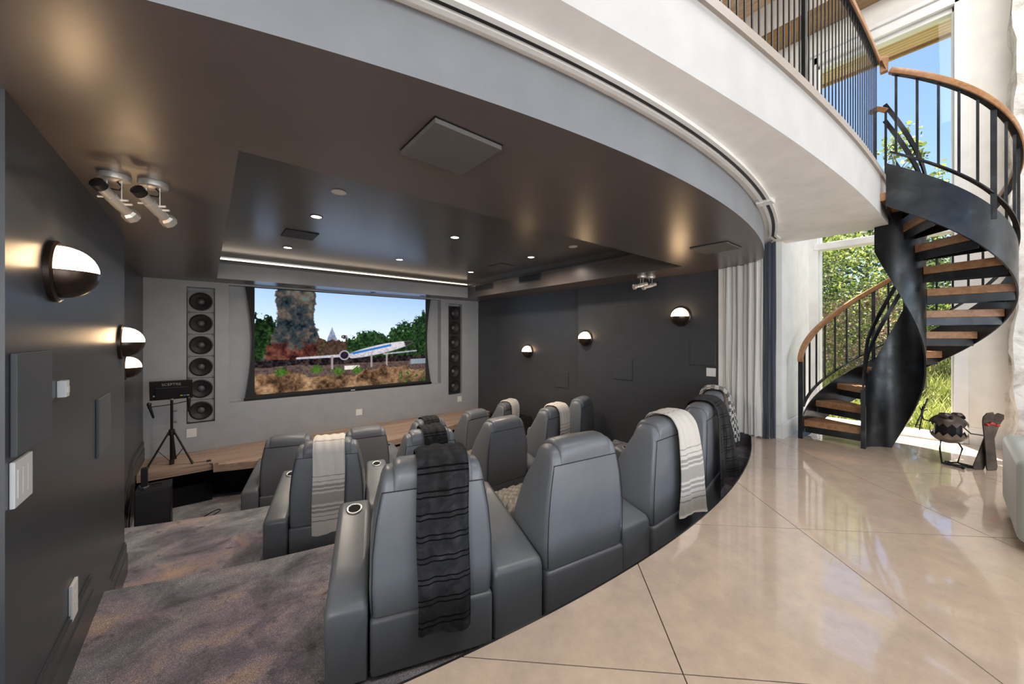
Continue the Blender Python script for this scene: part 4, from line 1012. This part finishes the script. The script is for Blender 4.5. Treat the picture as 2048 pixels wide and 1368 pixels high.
obj('cross_arm', MB().tube([(-.215,-.02,.845),(0,0,.855),(.17,.0,.885)],.006,8), M['black_metal'], sd)
for x, z in ((-.225,.845),(.185,.885)): obj('mic_clip', MB().tube([(x,-.02,z-.02),(x,-.02,z+.02)],.018,10), M['black_plastic'], sd)
mo = thing('stage_monitor', 'small black flat monitor tilted forward on the tripod stand', 'monitor', (SB[0],SB[1],ZST+.95))
TM = Rx(R_(16)) 
def tm(mb): mb.v = [tuple(TM @ Vector(p)) for p in mb.v]; return mb
obj('panel', tm(MB().box(-.225,.225,-.012,.012,-.02,.26)), M['black_plastic'], mo, bevel=.004)
obj('rear_shell', tm(MB().box(-.17,.17,-.030,-.0125,.0,.17)), M['black_plastic'], mo, bevel=.006)
obj('screen_face', tm(MB().box(-.215,.215,.0122,.0135,-.01,.25)), M['dark_void'], mo)
obj('mount', MB().tube([(0,0,-.03),(0,-.01,.06)],.022,10), M['chrome'], mo)
obj('sticker', tm(MB().box(-.19,-.13,-.0135,-.0125,.035,.055)), M['white_plastic'], mo)
for x, cc in ((.09,(.55,.5,.05)),(.125,(.1,.25,.5)),(.16,(.3,.5,.5))): obj('port', tm(MB().box(x,x+.028,-.0315,-.0301,.03,.045)), mat('port_colour',cc,.5), mo)
tc = bpy.data.curves.new('lettering','FONT'); tc.body = 'SCEPTRE'; tc.size = .052; tc.align_x = 'CENTER'; tc.extrude = .0008
to = bpy.data.objects.new('lettering_curve', tc); tme = bpy.data.meshes.new_from_object(to); tme.name = 'lettering'; bpy.data.objects.remove(to)
tme.materials.clear(); lt = finish(bpy.data.objects.new('lettering', tme), mat('grey_lettering',(.35,.35,.35),.5), mo, False)
lt.matrix_local = TM @ Tr(0,-.0135,.192) @ Rx(PI/2)
for x, z, lab, tl in ((-.225,.86,'black microphone on the outer end of the tripod arm',.04),(.185,.90,'black microphone held in front of the woofer column',.0)):
    mi = thing('microphone', lab, 'microphone', (SB[0]+x,SB[1]-.02,ZST+z), 0, 'microphones on the tripod arm')
    obj('handle', MB().tube([(0,-.005,-.004),(tl,-.02,-.16),(tl,-.02,-.17)],[.019,.013,.010],12), M['black_metal'], mi, 40)
    obj('grille', MB().tube([(0,-.005,-.002),(-.002,-.004,.008),(-.004,-.003,.035),(-.005,-.003,.052)],[.019,.025,.025,.012],14), M['black_plastic'], mi, 40)
pad = thing('floor_plug', 'small dark power adapter on the stage beside the tripod', 'adapter', (.02,6.92,ZST+.001)); obj('body', MB().box(-.025,.025,-.018,.018,0,.022), M['black_plastic'], pad, bevel=.003); obj('lead', MB().tube([(-.02,.0,.011),(-.10,.03,.006),(-.16,.05,.006)],.003,6), M['black_plastic'], pad)
def sub(label, x0,x1,y0,y1,zt_,):
    t = thing('subwoofer', label, 'subwoofer', ((x0+x1)/2,(y0+y1)/2,Z3)); a, b, h = (x1-x0)/2,(y1-y0)/2,zt_-Z3
    obj('cabinet', MB().box(-a,a,-b+.012,b,.012,h), M['black_plastic'], t, bevel=.006); obj('grille', MB().box(-a+.006,a-.006,-b,-b+.0115,.02,h-.012), mat('grille_cloth',(.022,.022,.024),.8), t, bevel=.004)
    obj('edge_trim', MB().box(-a,-a+.005,-b-.001,-b+.012,.014,h-.004).box(a-.005,a,-b-.001,-b+.012,.014,h-.004), M['bronze'], t)
    obj('handle', MB().bar([(-.06,.03,h+.001),(-.06,.03,h+.012),(.06,.03,h+.012),(.06,.03,h+.001)],.012,.008), M['black_metal'], t)
    obj('badge', MB().lathe([(.001,0),(.020,0),(.020,.004),(.001,.004)],16,c=(.0,-b-.0005,.10),M=Rx(PI/2)), M['silver'], t)
    for sx in (-1,1):
        for sy in (-1,1): obj('foot', MB().lathe([(.001,0),(.016,0),(.016,.012),(.001,.012)],10,c=(sx*a*.8,sy*b*.75,0)), M['black_plastic'], t)
sub('black floor subwoofer beside the charcoal wall in front of the tripod stand', -.625,-.325,5.83,6.15,-.56)
sub('black floor subwoofer against the far side wall near the stage', 4.90,5.24,5.62,5.98,-.50)
sp_ = thing('satellite_speaker', 'slim black upright speaker standing on the subwoofer by the wall', 'speaker', (-.56,6.02,-.56)); obj('body', MB().box(-.028,.028,-.04,.04,.012,.22), M['black_plastic'], sp_, bevel=.004); obj('foot', MB().lathe([(.001,0),(.045,0),(.045,.010),(.001,.012)],16), M['chrome'], sp_)
def cable(label, pts, r=.005):
    P = [Vector(p) for p in pts]; Q = []
    for i in range(len(P)-1):
        p0, p1, p2, p3 = P[max(i-1,0)],P[i],P[i+1],P[min(i+2,len(P)-1)]
        for k in range(8):
            t = k/8; Q.append(.5*((2*p1)+(-p0+p2)*t+(2*p0-5*p1+4*p2-p3)*t*t+(-p0+3*p1-3*p2+p3)*t**3))
    tag(obj('cable', MB().tube(Q+[P[-1]], r, 6), M['black_plastic'], None, True), label, 'cable')
zc_ = Z3+.006
cable('black cable looped on the carpet beside the subwoofer', [(-.32,6.05,zc_),(-.22,6.0,zc_),(-.10,6.05,zc_),(.02,6.22,zc_),(.14,6.38,zc_),(.10,6.44,zc_),(-.03,6.30,zc_),(-.08,6.14,zc_),(-.16,6.08,zc_),(-.20,6.2,zc_),(-.28,6.22,zc_)])
cable('black cable trailing along the recessed wall behind the subwoofer', [(-.70,5.6,zc_),(-.68,5.75,Z3+.15),(-.69,6.0,Z3+.45),(-.68,6.3,Z3+.55),(-.70,6.7,Z3+.60)])
cable('second black cable sagging along the recessed wall', [(-.69,5.55,zc_),(-.66,5.7,zc_),(-.675,5.95,Z3+.30),(-.69,6.25,Z3+.42),(-.70,6.6,Z3+.52)])

# ------------------------------------------------------------------ sofa
so = thing('sofa', 'sage grey velvet sofa cut off at the picture edge', 'sofa', (0,0,0))
obj('arm_panel', MB().box(3.44,4.30,-.40,-.242,.05,.52), M['sofa'], so, 50, .045, 4)
obj('backrest', MB().box(4.06,4.32,-1.9,-.401,.05,.60), M['sofa'], so, 50, .06, 4)
obj('seat_base', MB().box(3.46,4.059,-1.9,-.401,.05,.28), M['sofa'], so, 50, .03, 3)
obj('seat_cushion', MB().box(3.45,4.055,-1.88,-.403,.281,.44), M['sofa'], so, 50, .05, 4)
for x, y in ((3.52,-.30),(4.24,-.30),(3.52,-1.5),(4.24,-1.5)): obj('leg', MB().box(x-.02,x+.02,y-.02,y+.02,0,.05), M['black_metal'], so)

# ------------------------------------------------------------------ metal frog figure with skis
rust = mat('weathered_iron',(.085,.070,.060),.45,.8); v = coords(rust); L(rust, ramp(rust, noise(rust, v, 9, 5), [(.3,(.05,.042,.038)),(.6,(.11,.09,.075)),(.8,(.20,.16,.13))]), B(rust).inputs['Base Color'])
bowl = mat('brushed_bowl_metal',(.30,.27,.24),.35,.9)
FG = Vector((5.33,.0,0))
right_ = Vector((math.cos(YAW),-math.sin(YAW),0)); away = Vector((math.sin(YAW),math.cos(YAW),0))
fz = 0
fig = thing('metal_sculpture', 'welded metal frog figure with zigzag teeth standing on bolt feet', 'sculpture', FG)
FR = Matrix((( right_.x, away.x,0,0),(right_.y,away.y,0,0),(0,0,1,0),(0,0,0,1)))   # local x right, y away, z up
def fg(name, mb, m, parent=fig, **kw): mb.v = [tuple(FR @ Vector(p)) for p in mb.v]; return obj(name, mb, m, parent, **kw)
def shell(r, z0, a0, a1, teeth, n=36, tooth=.022):
    R = []; m_ = 8
    for i in range(m_+1):
        a = a0+(a1-a0)*i/m_; ring = []
        for k in range(n):
            q = 2*PI*k/n; zz = z0+r*math.sin(a)*.98
            if i == m_: zz += teeth*(tooth if k % 2 else 0)
            ring.append((r*math.cos(a)*math.cos(q)*1.05, r*math.cos(a)*math.sin(q), zz))
        R.append(ring)
    v = [p for q in R for p in q]; f = []
    for i in range(m_):
        for k in range(n): f.append((i*n+k,i*n+(k+1)%n,(i+1)*n+(k+1)%n,(i+1)*n+k))
    f.append(tuple(range(n))); return MB().add(v,f)
HZ = .335
up = fg('upper_jaw', shell(.128,HZ+.012,PI/2-.08,.38,-1,28,.032), rust, smooth=30)
lw = fg('lower_jaw', shell(.126,HZ-.012,-PI/2+.08,-.38,1,28,.032), bowl, smooth=30)
fg('throat', MB().tube([(0,0,HZ-.07),(0,0,HZ+.07)],[.085,.085],20), M['black_metal'])
for s in (-1,1):
    ey = fg('eye', MB().tube([(s*.058,-.06,HZ+.112),(s*.058,-.04,HZ+.118),(s*.058,.01,HZ+.118)],[.024,.036,.030],16), rust, smooth=40)
    fg('pupil', MB().tube([(s*.058,-.076,HZ+.113),(s*.058,-.059,HZ+.113)],[.010,.014],12), M['black_metal'], parent=ey)
    th_ = .085*s
    fg('leg', MB().tube([(s*.07,0,HZ-.10),(s*.105,-.02,HZ-.185),(s*.075,-.01,.02)],.0065,8), M['black_metal'], smooth=40)
    for dx, dy in ((-.16*s if s<0 else -.02,-.10),(.05,-.13),(-.09*s,.02)):
        b = fg('toe_bolt', MB().tube([(s*.075,-.01,.016),(s*.075+dx*.9,-.01+dy*.9,.012)],.007,8), M['black_metal'])
        fg('bolt_head', MB().tube([(s*.075+dx*.88,-.01+dy*.88,.014),(s*.075+dx,-.01+dy,.014)],.0135,6), M['black_metal'], parent=b)
fg('arm', MB().tube([(-.115,0,HZ+.055),(-.245,-.01,HZ+.085),(-.262,-.01,HZ+.13),(-.262,-.01,HZ+.17)],.0055,8), M['black_metal'], smooth=40)
fg('arm', MB().tube([(.115,0,HZ+.03),(.185,-.02,HZ-.045),(.30,-.04,HZ-.06),(.33,-.03,HZ-.065)],.0055,8), M['black_metal'], smooth=40)
for a in (60,95,130,20): 
    fg('finger', MB().tube([(-.262,-.01,HZ+.165),(-.262+.045*math.cos(R_(a)),-.02,HZ+.165+.045*math.sin(R_(a)))],.0045,6), M['black_metal'])
for dz in (-.03,.0,.03): fg('finger', MB().tube([(.32,-.03,HZ-.065),(.385,-.03,HZ-.065+dz)],.0045,6), M['black_metal'])
pk = thing('ski_poles', 'pair of thin crossed iron ski poles raised by the metal frog', 'ski poles', FG)
fg('pole', MB().tube([(-.225,-.03,HZ+.285),(-.345,-.03,HZ+.02)],.0055,6), M['black_metal'], parent=pk)
fg('pole', MB().tube([(-.255,-.024,HZ+.235),(-.30,-.024,HZ-.01)],.0055,6), M['black_metal'], parent=pk)
for x, z in ((-.335,HZ+.045),(-.296,HZ+.015)): fg('basket', MB().bar([(x-.03,-.026,z+.003),(x+.03,-.026,z-.008)],.006,.006), M['black_metal'], parent=pk)
red = mat('red_paint',(.45,.03,.03),.4)
def ski(label, x0, x1, z0, z1, dy):
    t = thing('ski', label, 'ski', FG, 0, 'small iron skis beside the frog')
    a, b = Vector((x0,dy,z0)), Vector((x1,dy-.02,z1)); R = []; d = (b-a); sdv = Vector((d.z,0,-d.x)).normalized()
    for k in range(17):
        u = k/16; w_ = .043*(1+.20*(2*u-1)**2)*(1 if u < .94 else math.sqrt(max(0,1-((u-.94)/.065)**2))*1.0+.12)*(1 if u>.04 else .75); c = a+d*u+Vector((0,-.02*max(0,u-.85)/.15,0))
        R.append([c-sdv*w_+Vector((0,-.004,0)),c+sdv*w_+Vector((0,-.004,0)),c+sdv*w_+Vector((0,.004,0)),c-sdv*w_+Vector((0,.004,0))])
    fg('blade', MB().rings(R), rust, parent=t)
    for s in (-1,1):
        c = a+d*.80+sdv*s*.014+Vector((0,-.012,0)); fg('bow', MB().tube([c-sdv*s*.012,c,c+sdv*s*.014+Vector((0,0,s*.004))],[.004,.011,.013],8), red, parent=t)
FG = Vector((5.33,-.19,0))
ski('iron ski leaning inward toward the frog, crossing its twin', .067,-.005,.0,.525,-.02)
ski('iron ski leaning away from the frog, crossing its twin', -.036,.12,.0,.51,.0)

# ------------------------------------------------------------------ outdoors
def ground_z(x, y): return -.12+.055*max(0,x-8)+.10*math.sin(x*.7+y*.5)*min(1,max(0,(x-8)/3))
v = []; f = []; NX, NY = 46, 46
for i in range(NX+1):
    for j in range(NY+1):
        x = 6.76+(i/NX)**1.5*44; y = -26+60*j/NY; v.append((x,y,ground_z(x,y)))
for i in range(NX):
    for j in range(NY): k = i*(NY+1)+j; f.append((k,k+NY+1,k+NY+2,k+1))
tag(obj('ground', MB().add(v,f), M['meadow'], None, True), 'sloping summer meadow outside the tall window', None, None, 'structure')
def blades(n, xr, yr, h0, h1, seed):
    r = np.random.default_rng(seed); x = xr[0]+(xr[1]-xr[0])*r.random(n)**1.6; y = yr[0]+(yr[1]-yr[0])*r.random(n); h = h0+(h1-h0)*r.random(n)
    a = r.random(n)*2*PI; lx = (r.random(n)-.5)*h*.9; ly = (r.random(n)-.5)*h*.9; w_ = .006+.008*r.random(n)
    z = np.array([ground_z(p,q) for p,q in zip(x,y)])
    V_ = np.zeros((n,5,3)); c, s = np.cos(a)*w_, np.sin(a)*w_
    for k, (sg, t, u) in enumerate(((-1,0,0),(1,0,0),(1,.55,.28),(-1,.55,.28),(0,1,1))):
        wd = 1 if k < 2 else .7
        V_[:,k,0] = x+sg*c*wd+lx*u; V_[:,k,1] = y+sg*s*wd+ly*u; V_[:,k,2] = z-.01+h*t*(.92 if t == 1 else 1)
    b = np.arange(n)*5; F = [q for i in b.tolist() for q in ((i,i+1,i+2,i+3),(i+3,i+2,i+4))]
    return MB().add(V_.reshape(-1,3).tolist(), F)
tag(obj('meadow_grass', blades(26000,(7.15,13),(-3.2,6.5),.10,.42,3), M['blade']), 'tall sunlit meadow grass outside the window', 'grass', None, 'stuff')
tag(obj('far_meadow_grass', blades(14000,(12,24),(-6,14),.3,.75,5), M['blade']), 'tall wild grass further up the slope', 'grass', None, 'stuff')
def crown(c, rad, n, size, seed, hollow=.55):
    r = np.random.default_rng(seed); d = r.normal(size=(n,3)); d /= np.linalg.norm(d,axis=1)[:,None]
    # leaves gather in clumps
    nc = max(8,n//70); cl = r.normal(size=(nc,3)); cl /= np.linalg.norm(cl,axis=1)[:,None]; cl *= (hollow+(1-hollow)*r.random(nc)**.5)[:,None]
    k = r.integers(0,nc,n); p = cl[k]+d*(r.random(n)**.5)[:,None]*.30; p = p*np.array(rad)+np.array(c)
    s = size*(.6+.8*r.random(n)); u = r.normal(size=(n,3)); u /= np.linalg.norm(u,axis=1)[:,None]; w_ = r.normal(size=(n,3)); w_ -= (w_*u).sum(1)[:,None]*u; w_ /= np.linalg.norm(w_,axis=1)[:,None]
    V_ = np.stack([p-u*s[:,None]*.5, p+w_*s[:,None]*.42, p+u*s[:,None]*.6, p-w_*s[:,None]*.42],1)
    b = np.arange(n)*4
    return MB().add(V_.reshape(-1,3).tolist(), [(i,i+1,i+2,i+3) for i in b.tolist()]), cl*np.array(rad)+np.array(c)
def tree(name, label, x, y, h, rad, n, size, m, seed, trunk=.05, base=None, grp='trees outside the window', cat='tree'):
    z0 = ground_z(x,y); t = thing(name, label, cat, (x,y,z0), 0, grp); r = random.Random(seed)
    cz = h-rad[2]*.9 if base is None else base
    mb, cl = crown((0,0,cz), rad, n, size, seed); obj('crown', mb, m, t)
    tk = obj('trunk', MB().tube([(0,0,-.1),(.03,.02,cz*.5),(0,.02,cz),(0,0,cz+rad[2]*.7)],[trunk,trunk*.8,trunk*.55,trunk*.2],8), M['bark'], t, True)
    mb = MB()
    for k in range(0,len(cl),max(1,len(cl)//26)):
        p = Vector(cl[k].tolist()); q = Vector((0,0,max(.2,min(cz+rad[2]*.5,p.z-rad[2]*.35)))); mb.tube([q,q.lerp(p,.5)+Vector((0,0,.05)),p],[trunk*.35,trunk*.22,trunk*.08],5)
    obj('branches', mb, M['bark'], tk); return t
tree('aspen_tree','bright green aspen thicket close behind the stair handrail',11.2,1.9,3.6,(1.5,1.3,1.55),8500,.062,M['leaf_bright'],11)
tree('dark_bush','deep green bush behind the bright aspen leaves',13.2,3.6,4.3,(1.9,1.9,2.1),9500,.08,M['leaf_dark'],12)
tree('dark_bush','deep green bush filling the lower middle of the window',13.8,1.0,2.9,(1.8,1.5,1.4),8000,.075,M['leaf_dark'],13)
tree('rosy_shrub','rose tinged shrub behind the lower flight',10.6,1.2,1.9,(.95,.8,.85),3600,.045,M['leaf_rose'],14, .03, None, 'trees outside the window','shrub')
tree('willow_shrub','yellow green shrub above the meadow on the far slope',12.6,-.6,1.7,(1.2,1.0,.75),3000,.07,M['leaf_bright'],15,.04, None,'trees outside the window','shrub')
tree('tall_aspen','tall thin aspen with sparse leaves against the blue sky',11.5,.75,6.2,(.60,.70,1.35),520,.075,M['leaf_bright'],16,.035,4.35)
tree('tall_aspen','tall sparse aspen reaching toward the roof overhang beside the wall',10.6,-.15,5.6,(.6,.45,1.30),420,.075,M['leaf_bright'],17,.035,3.9)
tree('background_tree','dense green tree on the hillside left of the window',18.0,6.0,6.5,(3.2,3.2,3.0),7000,.17,M['leaf_dark'],18,.12)
tree('background_tree','dense green tree on the hillside in the middle of the window',19.5,2.0,4.8,(3.2,2.6,2.4),6500,.16,M['leaf_dark'],19,.12)
tree('background_tree','dense green tree on the hillside right of the stair column',20.5,-1.6,3.4,(3.0,2.4,1.7),5600,.15,M['leaf_bright'],20,.12)
fn = thing('meadow_post', 'weathered wooden post standing in the meadow grass', 'post', (9.9,.30,ground_z(9.9,.30)-.05)); obj('stake', MB().tube([(0,0,0),(.01,0,.62),(.0,0,1.05)],[.055,.05,.045],10), M['bark'], fn, True)
for i,(x,y,s) in enumerate(((7.75,.32,.16),(7.95,.12,.11))):
    bm = bmesh.new(); bmesh.ops.create_icosphere(bm, subdivisions=3, radius=s)
    for q in bm.verts: q.co *= 1+.25*mnoise.noise(q.co*7+Vector((i*5,0,0))); q.co.z *= .6
    me = bpy.data.meshes.new('rock'); bm.to_mesh(me); bm.free(); o = finish(bpy.data.objects.new('garden_rock', me), M['rock'], None, True); o.location = (x,y,ground_z(x,y)+s*.25)
    tag(o, ('larger pale rock in the grass outside the window sill','smaller pale rock in the grass outside the window sill')[i], 'rock', 'rocks outside the window')
